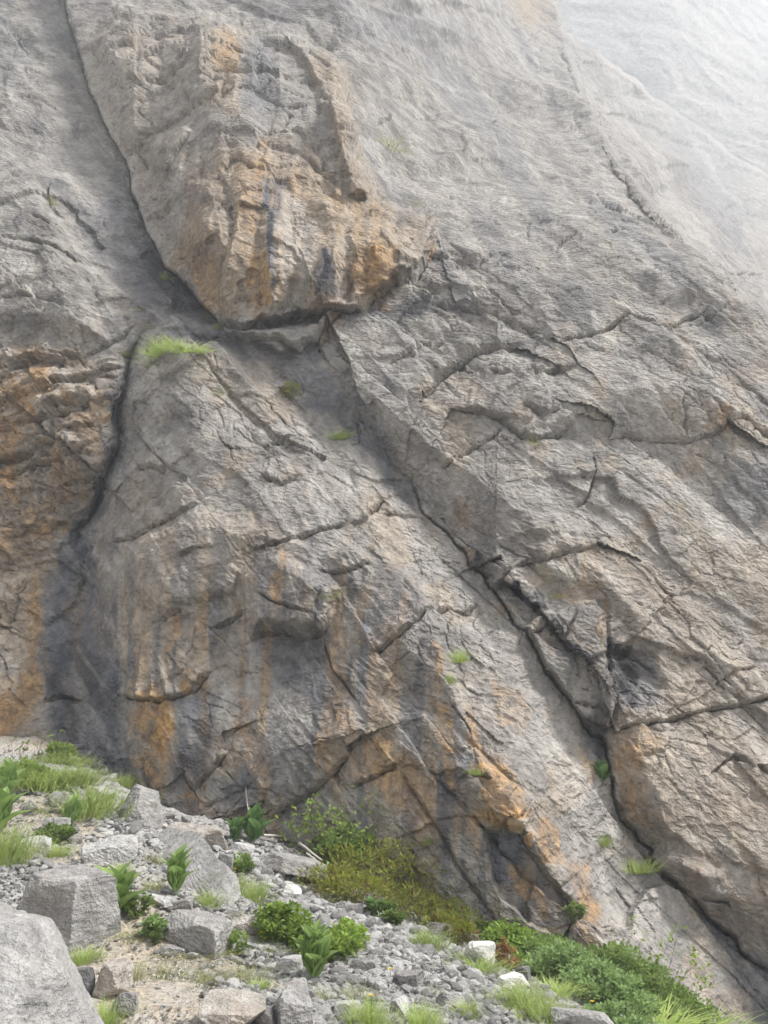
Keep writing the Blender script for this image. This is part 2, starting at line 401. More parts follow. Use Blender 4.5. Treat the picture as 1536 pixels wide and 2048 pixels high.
raise_poly(HOLLOW, -0.12, -2, 26)

DN = D0-macro                       # distance as if the wall had no gap behind its crest
DV = DN+far
PX_, PY_, PZ_ = TX*DN, DN, TZ*DN+EYE
U, V = PX_.copy(), (PZ_-EYE)*1.18
mpp = DV*np.sqrt(1+TX**2+TZ**2)/F        # metres per photo pixel

# relief: broken faces at several sizes, laid along the dip of the beds
def rot(u, v, deg):
    c, s = math.cos(math.radians(deg)), math.sin(math.radians(deg))
    return u*c+v*s, -u*s+v*c
wu = 0.5*fbm(U/2.2, V/2.2, 4, 31); wv = 0.5*fbm(U/2.2+7, V/2.2+3, 4, 37)
J1, J2 = math.radians(27), math.radians(-56)         # the two joint directions of the wall
def joint(u, v):
    c1, s1, c2, s2 = math.cos(J1), math.sin(J1), math.cos(J2), math.sin(J2)
    det = c1*s2-c2*s1
    return (u*s2-v*c2)/det, (v*c1-u*s1)/det
a1, b1 = rot(U+wu*1.6, V+wv*1.6, -55)
s1_, t1_ = joint(U+wu*.6, V+wv*.6)
rs_ = np.linalg.norm(np.gradient(np.stack([PX_, PY_, PZ_], -1), axis=0), axis=-1)     # row spacing on the surface
def fit(L): return smooth(2.2, 5.0, L/rs_)
f1, e1 = blocks(s1_/2.4, t1_/3.4, 101, 0.7, (0, 0), 0.35, 0.8)
rel = 0.20*f1+0.46*tri(s1_/3.2, t1_/4.6, 102)
# long beds dipping down to the right
al, ac = rot(U+.12*wu, V+.12*wv, -56)
bedmask = np.clip(.25+.9*smooth(500, 900, GX)+.5*smooth(0, 60, scs)*smooth(600, 900, GX), 0, 1)*(1-.8*smooth(-10, 30, sdb))*(1-.8*smooth(-10, 20, sbk))
fb1, eb1 = blocks(al/9.0, ac/.95, 103, .5, (0, .55), .45, .9)
fb2, eb2_ = blocks(al/3.4, ac/.33, 105, .5, (0, .6), .45, .9)
rel += bedmask*(.14*fb1+.055*fb2*smooth(2., 5., .33/rs_))
rel -= bedmask*.08*np.exp(-(eb1/.03)**2)*smooth(0, .4, fbm(U/4, V/4, 2, 177))
rel += 0.14*fbm(a1/9.0, b1/3.2, 3, 41)
reg_left = np.where(sc_ < 0, -1, 1)
rough = np.clip(0.36+0.95*fbm(U/4.2, V/4.2, 4, 51), 0.15, 1.35)
rough = np.where(sbk > 0, np.maximum(rough, .8)*1.4, rough)
rough *= 1+0.35*smooth(-20, 40, sdb)
rough *= 1-0.55*np.where(scs > 0, smooth(150, 0, dm), 0)*smooth(950, 1150, GY)    # smooth polished strip beside the crack
rough = np.where((reg_left < 0) & (GY < 760), np.maximum(rough, .62), rough)
s2_, t2_ = joint(U+wu*.3, V+wv*.3)
f2, e2 = blocks(s2_/0.95, t2_/1.4, 111, 0.6, (-.1, .3), 0.45, 0.85)
rel += rough*(0.115*f2+0.09*tri(s2_/1.0, t2_/1.5, 112))
a3, b3 = rot(U+0.25*wu, V+0.25*wv, -42)
f3, e3 = blocks(a3/0.60, b3/0.38, 121, 0.5, (0, -0.35), 0.45, 0.9)
rel += fit(.40)*rough*(0.050*f3+0.018*tri(a3/0.62, b3/0.40, 122))
s4_, t4_ = joint(U+wu*.2, V+wv*.2)
rel += rough*fit(.26)*0.020*facets(s4_/0.22, t4_/0.32, 131, 0.9, (-.1, 0.4), 0.4)
# open joints between the blocks, here and there
def joints(e, L, depth, seed, lo, hi):
    w = np.clip(0.85*rs_/L, .018, .11)
    return -depth*np.exp(-(e/w)**2)*smooth(lo, hi, fbm(U/3.1+seed, V/3.1, 3, seed))
jn = joints(e1*2.2, 2.6, .13, 171, 0.1, .55)+joints(e2*1.5, 1.1, .10, 173, 0.12, .55)*np.clip(rough, .4, 1.3)+joints(e3*1.3, .45, .05, 175, .05, .5)*fit(.40)
rel += jn
ab_, bb_ = rot(U+wu*.25, V+wv*.25, 9)
blk, eb = blocks(ab_/1.9+3, bb_/.75+5, 181, 1.0, (0, -.5), .8, .95)
blk3, eb3 = blocks(ab_/.7+9, bb_/.5+2, 185, 1.0, (0, -.4), .7, .95)
rel += (.20*blk+.09*blk3-.12*np.exp(-(eb/.03)**2)-.05*np.exp(-(eb3/.04)**2))*smooth(-4, 30, sbk)
blk2, eb2 = blocks(s2_/1.7+8, t2_/1.5+1, 191, .9, (0, .3), .8, .95)
rel += (.14*blk2-.16*np.exp(-(eb2/.035)**2))*smooth(0, 30, sdb)*(1-.8*smooth(-10, 20, sa))*(.45+.55*smooth(420, 180, GY))
rel += 0.014*rough*facets(U/0.13+wu, V/0.09+wv, 136, 0.9, (0, -0.4), 0.5)*fit(.12)
rel += 0.02*rough*fbm(U/0.8, V/0.8, 2, 141)
# fine bedding lines
bed = ridged(a1/1.4+0.3*wu, b1/0.16, 2, 151)
rel += 0.007*fit(.22)*bed*np.clip(0.2+fbm(U/6, V/6, 2, 161), 0, 1)*3

# traced ledges and cracks: (points, lip height m, groove m, fade px); the upper side of each stands proud
CR = [
    ([(220, 1085), (270, 1075), (300, 1060), (345, 1040), (400, 1015)], .20, .25, 60),
    ([(345, 1122), (400, 1100), (450, 1095)], .12, .15, 40),
    ([(510, 1112), (560, 1090), (620, 1065), (690, 1035), (760, 990), (800, 980)], .22, .30, 60),
    ([(225, 1385), (260, 1395), (310, 1400), (345, 1392), (385, 1380), (415, 1350), (432, 1335)], .32, .35, 70),
    ([(320, 1242), (350, 1230), (375, 1225)], .14, .2, 40),
    ([(430, 1260), (470, 1240), (490, 1225)], .2, .25, 40),
    ([(500, 1284), (520, 1270), (570, 1268), (600, 1282), (650, 1270), (660, 1240)], .35, .3, 50),
    ([(545, 1640), (580, 1615), (625, 1590), (665, 1555), (700, 1510)], .30, .30, 60),
    ([(385, 1580), (420, 1542), (458, 1503)], .22, .2, 50),
    ([(960, 1662), (985, 1655), (1002, 1650), (1015, 1638), (1030, 1650), (1052, 1662)], .36, .25, 45),
    ([(1052, 1662), (1062, 1690), (1090, 1730), (1125, 1775), (1165, 1812)], .24, .2, 40),
    ([(1165, 1815), (1148, 1842), (1124, 1872), (1132, 1900)], .18, .2, 35),
    ([(730, 1318), (790, 1272), (850, 1217), (900, 1210), (935, 1222), (962, 1198)], .20, .22, 50),
    ([(0, 466), (60, 472), (120, 500), (170, 530)], .30, .35, 60),
    ([(60, 425), (110, 440)], .15, .2, 30),
    ([(-60, 600), (0, 604), (60, 600), (95, 603), (130, 600)], .22, .25, 60),
    ([(70, 715), (90, 725), (160, 720), (200, 705), (245, 680), (275, 650)], .35, .35, 60),
    ([(0, 780), (40, 740), (60, 720)], .3, .3, 40),
    ([(90, 830), (130, 835), (185, 805), (215, 770)], .3, .35, 40),
    ([(0, 960), (45, 930), (80, 920), (150, 915), (195, 880)], .35, .4, 50),
    ([(95, 350), (92, 375), (95, 400), (120, 420)], .25, .3, 30),
    ([(430, 645), (480, 660), (540, 668), (575, 655)], .45, .5, 40),
    ([(700, 628), (740, 595), (790, 560), (838, 538), (862, 490)], .5, .6, 50),
    ([(470, 690), (540, 690), (600, 705), (640, 690), (690, 620)], .35, .4, 30),
    ([(830, 582), (870, 600), (905, 612), (930, 610)], .28, .3, 40),
    ([(900, 582), (960, 600), (1020, 622), (1062, 645), (1105, 676)], .24, .25, 60),
    ([(1105, 678), (1200, 673), (1250, 645), (1290, 655), (1330, 668), (1362, 650), (1398, 640), (1430, 665)], .22, .4, 60),
    ([(820, 785), (862, 770), (880, 748), (930, 716), (950, 702), (1000, 690), (1040, 682)], .28, .35, 60),
    ([(975, 732), (1000, 745), (1020, 748)], .15, .2, 30),
    ([(905, 803), (960, 815), (1010, 832), (1045, 862), (1072, 874), (1120, 868), (1152, 840)], .24, .3, 50),
    ([(905, 893), (960, 870), (1015, 842)], .08, .3, 40),
    ([(880, 915), (905, 895)], .1, .25, 30),
    ([(1215, 878), (1260, 868), (1300, 880), (1370, 896), (1432, 880), (1442, 850)], .25, .3, 50),
    ([(1440, 855), (1480, 850), (1510, 875), (1560, 900)], .15, .3, 40),
    ([(1050, 745), (1070, 755), (1110, 740), (1150, 735)], .25, .25, 40),
    ([(1040, 800), (1090, 830), (1140, 820)], .2, .25, 40),
    ([(1160, 1000), (1180, 985), (1188, 950), (1185, 900)], .2, .25, 40),
    ([(1030, 1125), (1080, 1110), (1150, 1090), (1200, 1080)], .25, .3, 60),
    ([(1210, 1490), (1230, 1470), (1330, 1450), (1400, 1430), (1470, 1420), (1560, 1400)], .2, .3, 60),
    ([(985, 1180), (1010, 1150), (1030, 1125)], .2, .35, 40),
    ([(1212, 1180), (1210, 1260), (1214, 1340), (1212, 1480)], .1, .12, 40),
    ([(1215, 1300), (1270, 1330), (1300, 1360)], .2, .3, 40),
    ([(1040, 1285), (1080, 1265), (1110, 1240)], .1, .2, 40),
    ([(1180, 1430), (1160, 1420), (1130, 1415)], .1, .2, 30),
    ([(440, 150), (470, 160), (560, 170), (620, 160)], .35, .4, 40),
    ([(245, 150), (290, 145), (330, 140), (370, 105), (400, 60)], .4, .4, 40),
    ([(520, 290), (540, 300), (600, 310), (650, 345), (700, 360), (735, 400)], .35, .3, 40),
    ([(430, 330), (480, 310), (500, 330), (540, 345)], .3, .3, 40),
    ([(635, 195), (690, 225), (720, 240)], .35, .35, 30),
    ([(290, 320), (330, 330), (370, 265), (390, 250)], .25, .3, 40),
    ([(870, 245), (930, 238), (980, 225)], .06, .12, 30),
    ([(970, 212), (1010, 205), (1050, 195)], .12, .3, 30),
    ([(1130, 415), (1190, 410), (1240, 400), (1260, 425)], .12, .25, 40),
    ([(1200, 483), (1240, 475), (1265, 474)], .12, .35, 30),
    ([(1110, 500), (1130, 482), (1150, 478)], .15, .3, 30),
    ([(830, 240), (870, 235)], .15, .2, 30),
    ([(890, 398), (945, 388)], .1, .25, 30),
    ([(1400, 1560), (1450, 1520), (1500, 1550), (1520, 1570)], .2, .25, 30),
    ([(265, 935), (300, 930), (325, 940), (335, 930)], .25, .25, 40),
    ([(520, 950), (560, 960), (590, 945)], .25, .2, 50),
    ([(655, 650), (660, 690), (640, 720)], .15, .2, 30),
    ([(780, 730), (840, 690), (900, 670)], .12, .2, 40),
    ([(1310, 620), (1340, 610)], .1, .2, 20),
    ([(860, 1020), (800, 1020), (760, 1010)], .12, .15, 40),
    ([(640, 1150), (690, 1145), (720, 1130), (740, 1110)], .2, .25, 40),
    ([(860, 1330), (900, 1400), (935, 1450), (960, 1540)], .08, .08, 40),
    ([(700, 1580), (740, 1560), (800, 1530)], .15, .2, 40),
    ([(0, 1250), (20, 1260), (60, 1150)], .3, .3, 40),
    ([(80, 1400), (120, 1390), (160, 1400)], .2, .3, 30),
    ([(800, 340), (830, 345), (880, 350)], .08, .2, 30),
    ([(920, 1560), (950, 1545), (985, 1560)], .2, .2, 25),
]
cw = 3.0*tri(GX/13, GY/13, 81)+1.5*tri(GX/5, GY/5, 82); cw2 = 3.0*tri(GX/13+5, GY/13+77, 86)+1.5*tri(GX/5, GY/5, 88)
CQX, CQY = GX+wx*0.2+cw*.6, GY+wy*0.2+cw2*.6
lip = np.zeros(GX.shape); groove = np.zeros(GX.shape)
def crack(pts, a, g, fade, low=0.4):
    if pts[0][0] > pts[-1][0]: pts = pts[::-1]           # run left to right so that 'left' is up
    w = window(pts, fade*3+20)
    if w[0].stop-w[0].start < 2 or w[1].stop-w[1].start < 2: return
    d, s, p = poly_sd(CQX[w], CQY[w], pts)
    taper = smooth(0, 0.16, p)*smooth(1, 0.84, p)*0.85+0.15*((p > 0.002) & (p < 0.998))
    taper = taper*np.clip(0.62+0.8*noise2(p*(len(pts)*2.1), p*0+pts[0][0]*.37, 97), low, 1.25)
    up = s > 0
    a *= 0.60 if np.mean([q_[1] for q_ in pts]) > 700 else 0.30
    sd = np.where(up, d, -d); k_ = smooth(-2.0, 2.0, sd)
    lip[w] += (k_*a*np.exp(-d/fade)-(1-k_)*0.3*a*np.exp(-d/(fade*0.6)))*taper
    groove[w] -= np.where(up, g*np.exp(-(d/1.3)**2), g*np.exp(-(d/2.0)**2))*taper*(0.75+.5*low)
for c_ in CR: crack(*c_)
# many smaller untraced flakes and fissures
rs = np.random.RandomState(5)
for i in range(260):
    x = rs.uniform(-300, 1500); y = rs.uniform(-60, 1900)
    ang = rs.choice([-0.45, 0.95, -0.1, 0.5], p=[.36, .26, .2, .18])+rs.normal(0, .16)
    L = rs.gamma(2.2, 17)+14; n = 4+int(L/25)
    pts = [(x+(k/(n-1)-.5)*L*math.cos(ang)+rs.normal(0, L*.03), y+(k/(n-1)-.5)*L*math.sin(ang)+rs.normal(0, L*.07)) for k in range(n)]
    crack(pts, rs.uniform(.02, .08)*rs.choice([.5, 1, 1.6]), rs.uniform(.0, .07), rs.uniform(10, 30), .1)
rel += lip+groove
rel = np.clip(rel, -1.6, 1.9)
def blur(a):
    p = np.pad(a, 1, mode='edge'); q_ = (p[:-2]+2*p[1:-1]+p[2:])/4
    return (q_[:, :-2]+2*q_[:, 1:-1]+q_[:, 2:])/4
rb = blur(rel); kf = smooth(.04, .10, rs_)
rel = (1-kf)*(.6*rel+.4*rb)+kf*(.15*rel+.85*rb)

# displacement direction: outwards and a little downwards, so ledges undercut
damp = (DV/DN)**.6*smooth(3, 0, np.where(beyond < 14, beyond*(14-beyond)*.08, 0))*smooth(4, 0, off)
PX_, PY_, PZ_ = TX*DV, DV, TZ*DV+EYE
DB = D0+far; PB = np.stack([TX*DB, DB, TZ*DB], -1)
nb = np.cross(np.gradient(PB, axis=1), np.gradient(PB, axis=0)); nb /= np.linalg.norm(nb, axis=-1)[..., None]+1e-9
nb *= np.where(nb[..., 1:2] > 0, -1, 1)
nb = .8*nb+.2*np.array((0, -1.0, -.1)); nb /= np.linalg.norm(nb, axis=-1)[..., None]
P = np.stack([PX_, PY_, PZ_], -1)+nb*(rel*damp)[..., None]

# --- stains (the rock's own colours, with some light and shade painted in), traced softly on the wall
rust = np.zeros(GX.shape); blue = np.zeros(GX.shape); warm = np.zeros(GX.shape); black = np.zeros(GX.shape); dusk = np.zeros(GX.shape); pale = np.zeros(GX.shape)
sx = GX+16*fbm(GX/40, GY/90, 4, 201); sy = GY+26*fbm(GX/60, GY/60, 4, 207)
def blob(arr, cx, cy, rx, ry, s, lean=0.0):
    w = window([(cx-rx*2.4-abs(lean)*ry*2, cy-ry*2.4), (cx+rx*2.4+abs(lean)*ry*2, cy+ry*2.4)], 30)
    x = sx[w]-cx-lean*(sy[w]-cy); y = sy[w]-cy
    arr[w] = np.maximum(arr[w], s*smooth(1.14, 0.76, np.sqrt((x/rx)**2+(y/ry)**2)))
def area(arr, pts, s, soft=16):
    w = window(pts, 60)
    arr[w] = np.maximum(arr[w], s*smooth(-soft, soft, poly_in(sx[w], sy[w], pts)))
# broad warm tone on the buttress, the broken zone and the foot of the wall
area(warm, [(400, 300), (540, 290), (720, 350), (800, 400), (870, 480), (700, 620), (440, 640), (330, 520)], 0.75, 40)
area(warm, [(420, 50), (500, 40), (490, 250), (400, 260)], 0.55, 30)
area(warm, [(560, 60), (690, 130), (745, 390), (690, 390), (640, 200)], 0.6, 30)
area(warm, [(170, 20), (420, 20), (400, 140), (330, 500), (260, 360), (170, 180)], 0.35, 40)
area(warm, BROKEN, 0.6, 40)
area(warm, [(-300, 1000), (100, 1020), (110, 1250), (80, 1480), (-300, 1500)], 0.75, 30)
area(warm, [(220, 1000), (560, 1060), (560, 1300), (420, 1390), (230, 1380)], 0.45, 60)
area(warm, [(700, 1330), (900, 1350), (1100, 1700), (1250, 1950), (1000, 1900), (700, 1650)], 0.42, 70)
area(warm, [(1180, 1450), (1560, 1450), (1560, 1950), (1400, 1820), (1220, 1600)], 0.45, 50)
area(warm, [(1050, 1050), (1280, 1080), (1500, 1300), (1560, 1500), (1250, 1480), (1210, 1200)], 0.40, 60)
area(warm, [(1160, 760), (1210, 760), (1220, 880), (1190, 890)], 0.55, 20)
area(warm, [(1300, 780), (1450, 830), (1440, 880), (1330, 880)], 0.45, 30)
area(warm, [(1100, -60), (1000, -60), (1040, 30), (1110, 60)], 0.8, 30)
area(warm, [(1350, 1050), (1560, 1080), (1560, 1250), (1400, 1180)], 0.45, 40)
for a_ in [(420, 560, 34, 60, .9, 0), (520, 590, 26, 70, .8, 0), (500, 400, 26, 110, .55, 0), (590, 470, 26, 130, .35, 0), (745, 530, 50, 60, .85, 0), (662, 660, 22, 60, .6, -.2), (455, 110, 20, 60, .55, 0), (520, 360, 14, 90, .55, 0), (640, 600, 20, 50, .4, 0),
           (20, 900, 22, 110, .9, .1), (65, 790, 40, 55, .8, 0), (40, 1060, 26, 70, .6, 0), (25, 1400, 45, 70, .95, 0), (70, 1290, 16, 150, .6, 0), (180, 840, 10, 50, .7, 0), (110, 920, 30, 70, .5, 0), (90, 1040, 40, 40, .5, 0),
           (300, 1450, 42, 80, 1.0, 0), (300, 1520, 38, 50, .75, 0), (375, 1590, 14, 16, .8, 0), (563, 1165, 11, 48, .85, 0), (350, 1260, 14, 40, .6, 0), (370, 1365, 10, 22, .8, 0), (487, 1350, 10, 100, .55, .05), (500, 1480, 22, 90, .45, .08), (280, 1290, 14, 120, .4, 0),
           (745, 1520, 55, 60, .75, 0), (800, 1560, 40, 60, .5, 0), (690, 1440, 14, 110, .55, .1), (673, 1330, 8, 60, .6, 0), (650, 1520, 20, 30, .5, 0), (720, 1240, 14, 60, .35, 0), (550, 1660, 18, 40, .5, 0), (410, 1620, 22, 25, .5, 0), (470, 1640, 40, 22, .45, 0),
           (890, 1480, 15, 110, .8, .2), (870, 1330, 8, 50, .6, .2), (955, 1500, 12, 90, .95, .2), (1000, 1580, 40, 50, .75, .2), (1010, 1630, 50, 24, .9, 0), (955, 1650, 16, 40, .7, .1), (1020, 1430, 26, 50, .45, .4), (1105, 1690, 24, 40, .75, .4), (1060, 1770, 24, 60, .6, .45), (1180, 1790, 20, 60, .85, .3), (1165, 1870, 26, 50, .65, .3), (1150, 1740, 14, 30, .5, .4),
           (840, 1610, 40, 70, .35, .2), (930, 1100, 10, 40, .5, .3), (1165, 1540, 8, 40, .6, .2), (1260, 1600, 30, 50, .6, .2), (1250, 1560, 20, 60, .6, .2), (1300, 1650, 30, 14, .4, 0), (915, 1010, 18, 34, .6, .2), (1190, 1130, 26, 60, .4, .1), (1200, 1250, 8, 60, .5, 0), (1150, 1180, 40, 30, .4, 0), (1420, 860, 26, 30, .5, 0), (765, 610, 12, 20, .5, 0), (1270, 1500, 40, 30, .4, 0), (1390, 1740, 16, 40, .45, 0), (855, 500, 8, 30, .6, 0)]:
    blob(rust, *a_)
# blue-grey, washed by water
area(blue, [(250, 690), (300, 660), (255, 800), (245, 930), (180, 1040), (200, 1150), (215, 1250), (240, 1420), (260, 1560), (130, 1560), (90, 1380), (85, 1200), (130, 1060), (210, 940)], 0.95, 20)
area(blue, [(345, 1400), (430, 1390), (420, 1560), (350, 1560)], 0.85, 16)
area(blue, [(500, 1260), (650, 1270), (690, 1400), (640, 1440), (540, 1350)], 0.75, 24)
area(blue, [(400, 1230), (480, 1240), (470, 1290), (430, 1290)], 0.6, 16)
area(blue, [(510, 1420), (630, 1450), (620, 1560), (540, 1600)], 0.35, 30)
area(blue, [(300, 670), (480, 660), (640, 730), (760, 850), (830, 980), (800, 1010), (700, 860), (560, 770), (430, 700)], 0.75, 20)
area(blue, [(220, 330), (290, 460), (440, 650), (300, 640), (250, 560), (180, 400)], 0.7, 24)
area(blue, [(540, 370), (562, 380), (560, 560), (542, 560)], 1.0, 5)
area(blue, [(635, 500), (665, 490), (660, 590), (640, 600)], 0.8, 8)
area(blue, [(975, 1665), (1020, 1650), (1060, 1700), (1050, 1780), (990, 1780)], 0.9, 10)
area(blue, [(990, 1770), (1080, 1760), (1130, 1860), (1060, 1860)], 0.5, 20)
area(blue, [(550, 1640), (690, 1570), (660, 1640), (640, 1720), (560, 1720)], 0.7, 16)
area(blue, [(370, 1600), (430, 1600), (420, 1660), (360, 1660)], 0.6, 16)
area(blue, [(430, 1540), (520, 1560), (520, 1640), (450, 1640)], 0.4, 20)
area(blue, [(700, 640), (870, 560), (900, 600), (760, 660), (690, 700)], 0.55, 18)
area(blue, [(490, 60), (545, 70), (550, 250), (500, 240)], 0.6, 20)
area(blue, [(1400, 1850), (1440, 1870), (1570, 1990), (1570, 2060), (1500, 2060), (1440, 1930)], 0.85, 10)
area(blue, [(1155, 1455), (1200, 1490), (1195, 1560), (1165, 1520)], 0.8, 10)
area(blue, [(925, 1500), (950, 1520), (940, 1560), (920, 1530)], 0.9, 8)
area(blue, [(1440, 920), (1560, 930), (1560, 1040), (1470, 1040)], 0.5, 24)
area(blue, [(820, 0), (640, 0), (700, 60), (760, 80), (950, 70)], 0.5, 30)
area(blue, [(1210, 1290), (1290, 1310), (1310, 1420), (1220, 1440)], 0.7, 14)
for a_ in [(1035, 1170, 9, 16, .95, 0), (1075, 1195, 12, 22, .9, .3), (1060, 1215, 8, 10, .8, 0), (1135, 1295, 12, 36, .95, .6), (1150, 1310, 14, 16, .8, .5), (1160, 1345, 6, 14, .9, .3), (1245, 1360, 16, 26, .9, .4), (945, 1095, 5, 20, .9, .5), (960, 1125, 10, 30, .6, .4), (1235, 1300, 14, 20, .75, 0), (1185, 1470, 14, 30, .6, 0), (1115, 1330, 14, 40, .35, .3), (855, 1720, 26, 16, .5, .6), (690, 1390, 14, 30, .3, 0), (700, 1160, 10, 20, .4, 0), (1290, 1300, 20, 20, .35, 0), (1250, 1402, 12, 18, .6, 0), (170, 1340, 20, 40, .4, 0), (120, 1380, 20, 30, .5, 0), (390, 1500, 26, 34, .4, 0), (600, 1330, 40, 14, .4, 0), (650, 550, 10, 46, .6, 0), (680, 440, 10, 8, .3, 0)]:
    blob(black, a_[0], a_[1], a_[2]*1.5, a_[3]*1.3, min(1.0, a_[4]*1.15), a_[5])
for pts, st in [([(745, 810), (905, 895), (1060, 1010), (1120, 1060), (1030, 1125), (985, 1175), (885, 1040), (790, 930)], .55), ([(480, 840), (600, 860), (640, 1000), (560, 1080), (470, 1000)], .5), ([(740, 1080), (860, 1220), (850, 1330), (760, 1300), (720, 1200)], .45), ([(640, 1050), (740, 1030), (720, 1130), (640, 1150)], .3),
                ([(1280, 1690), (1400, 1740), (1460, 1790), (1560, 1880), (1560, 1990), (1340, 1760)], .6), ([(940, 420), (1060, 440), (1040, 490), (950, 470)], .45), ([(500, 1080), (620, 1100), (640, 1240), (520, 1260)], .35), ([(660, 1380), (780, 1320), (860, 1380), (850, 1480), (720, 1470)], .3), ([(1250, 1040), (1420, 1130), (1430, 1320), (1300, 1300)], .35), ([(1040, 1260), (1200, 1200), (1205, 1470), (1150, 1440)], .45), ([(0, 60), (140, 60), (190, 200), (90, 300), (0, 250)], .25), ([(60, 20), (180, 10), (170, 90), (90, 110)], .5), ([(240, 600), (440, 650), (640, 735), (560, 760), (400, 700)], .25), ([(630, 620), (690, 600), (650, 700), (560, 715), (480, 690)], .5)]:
    area(dusk, pts, st, 26)  # dark rock patches; on turned-away facets partly shade painted into the colour
stk1 = smooth(.02, .42, fbm(GX/34+GY/700, GY/420, 3, 221)); stk2 = smooth(.05, .45, fbm(GX/46+GY/800+20, GY/520, 3, 227)); stk3 = smooth(.02, .4, fbm(GX/60-GY/900+50, GY/460, 3, 229))
dr_, sr_, _ = poly_sd(QX, QY, RIBC)
front = np.where(scs > 0, smooth(-30, 60, dr_*np.where(sr_ < 0, 1, -1)), 0.0)*smooth(950, 1250, GY)
np.maximum(blue, .72*stk1*front, out=blue); np.maximum(warm, .75*stk2*front, out=warm); np.maximum(rust, .30*stk3*stk2*front, out=rust)
along = GX*.55+GY*.83; across = GX*.83-GY*.55
np.maximum(dusk, (.42+.25*smooth(800, 400, GY))*smooth(.05, .5, fbm(across/38, along/330, 4, 231))*(sdb < 0), out=dusk)
np.maximum(blue, .40*smooth(.12, .5, fbm(across/70+31, along/420, 4, 233))*(sdb < 0)*smooth(950, 500, GY), out=blue)
np.maximum(pale, .35*smooth(.15, .5, fbm(across/44+9, along/300, 4, 237))*(sdb < 0), out=pale)
np.maximum(warm, .42*smooth(.05, .5, fbm(GX/120+3, GY/120, 4, 251))*smooth(350, 900, GY), out=warm)
bst = smooth(.0, .42, fbm(GX/30, GY/330, 3, 241))*smooth(0, 40, sdb)*smooth(230, 420, GY)
np.maximum(rust, .36*bst, out=rust)
np.maximum(dusk, .5*smooth(.08, .45, fbm(GX/26+7, GY/300, 3, 243))*smooth(0, 30, sdb), out=dusk)
bk = smooth(0, 30, sbk)
np.maximum(rust, .42*bk*smooth(.0, .4, fbm(GX/36, GY/90, 4, 247)), out=rust); np.maximum(dusk, .65*bk*smooth(.05, .4, fbm(GX/30+9, GY/50, 4, 249)), out=dusk)
area(pale, [(560, 390), (640, 440), (630, 560), (590, 640), (560, 620)], 0.55, 12)
area(pale, [(1000, 1400), (1090, 1400), (1180, 1560), (1330, 1780), (1480, 2000), (1330, 1900), (1150, 1650)], 0.35, 30)  # pale polished strip, lightened in colour where little light reaches
area(pale, [(820, 1030), (880, 1040), (970, 1190), (920, 1210), (860, 1110)], 0.45, 16)
for a_ in [(640, 540, 5, 26, .8, 0), (880, 468+30, 10, 8, .5, 0), (1030, 465, 16, 8, .8, 0), (1005, 401, 8, 5, .9, 0), (450, 1470, 6, 60, .2, 0), (580, 1560, 30, 50, .3, 0), (415, 1620, 12, 40, .4, 0), (600, 1660, 26, 30, .4, 0), (900, 330, 8, 5, .8, 0), (160, 1440, 16, 50, .25, 0)]:
    blob(pale, *a_)

# --- cut into the separate rock masses
reg = np.full(GX.shape, 4)                                # broad slab
crossL, crossS, crossP = poly_sd(QX, QY, [(120, -300), (150, 85), (180, 190), (240, 300), (300, 470), (400, 600), (432, 642), (300, 665), (262, 720), (252, 800), (235, 900), (215, 960), (150, 1060), (125, 1150), (115, 1260), (110, 1380), (130, 1500), (150, 1700), (150, 2330)])
reg[crossS < 0] = 1                                       # wall beyond the corner
reg[scs > 0] = 3
reg[sbk > 0] = 2
reg[sdb > 0] = 0
low = (reg == 1) & (GY > 1040); reg[low] = 2
mright = (sm > 0) & (GY > 1120) & (reg != 3) & (reg != 1) & (reg != 2)
reg[mright & (GY > 1430+0.10*(GX-1200)) & (GX > 1100)] = 5
reg[(reg == 3) & right & (GY > 760)] = 4
reg[(reg == 4) & right & (GY > 1450) & (GX > 1100)] = 5
reg[(reg == 4) & ~right & (GY > 900) & (GX < 1600)] = 3
NAMES = [('cliff_buttress', 'tan and rust streaked buttress bulging out above the grassy ledge'),
         ('cliff_wall', 'grey slabby wall running up into the corner beside the tan buttress'),
         ('broken_overhang', 'shattered orange and brown rock overhanging the dark wet gully'),
         ('cliff_slab', 'grey rust-streaked slab rising from the bushes to the grassy ledge'),
         ('cliff_face', 'broad pale grey rock face with curved ledges fading into mist'),
         ('cliff_block', 'brown scalloped rock mass overlapping the slab along the dark diagonal crack')]
keepv = (off < 14)
idx = np.arange(NR*NC).reshape(NR, NC)
q = np.stack([idx[:-1, :-1], idx[1:, :-1], idx[1:, 1:], idx[:-1, 1:]], -1).reshape(-1, 4)
qreg = reg[:-1, :-1].ravel()
qkeep = (keepv[:-1, :-1] & keepv[1:, 1:] & keepv[1:, :-1] & keepv[:-1, 1:]).ravel()
PF = P.reshape(-1, 3)
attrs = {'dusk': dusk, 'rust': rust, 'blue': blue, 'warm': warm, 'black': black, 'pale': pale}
CLIFF = {}
for r, (nm, lab) in enumerate(NAMES):
    f = q[(qreg == r) & qkeep]
    used = np.unique(f); remap = np.zeros(NR*NC, np.int64); remap[used] = np.arange(len(used))
    me = mesh_np(nm, PF[used], remap[f], False)
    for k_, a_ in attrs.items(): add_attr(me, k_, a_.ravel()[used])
    CLIFF[nm] = tag(link(nm, me, M_CLIFF), lab, kind='structure')

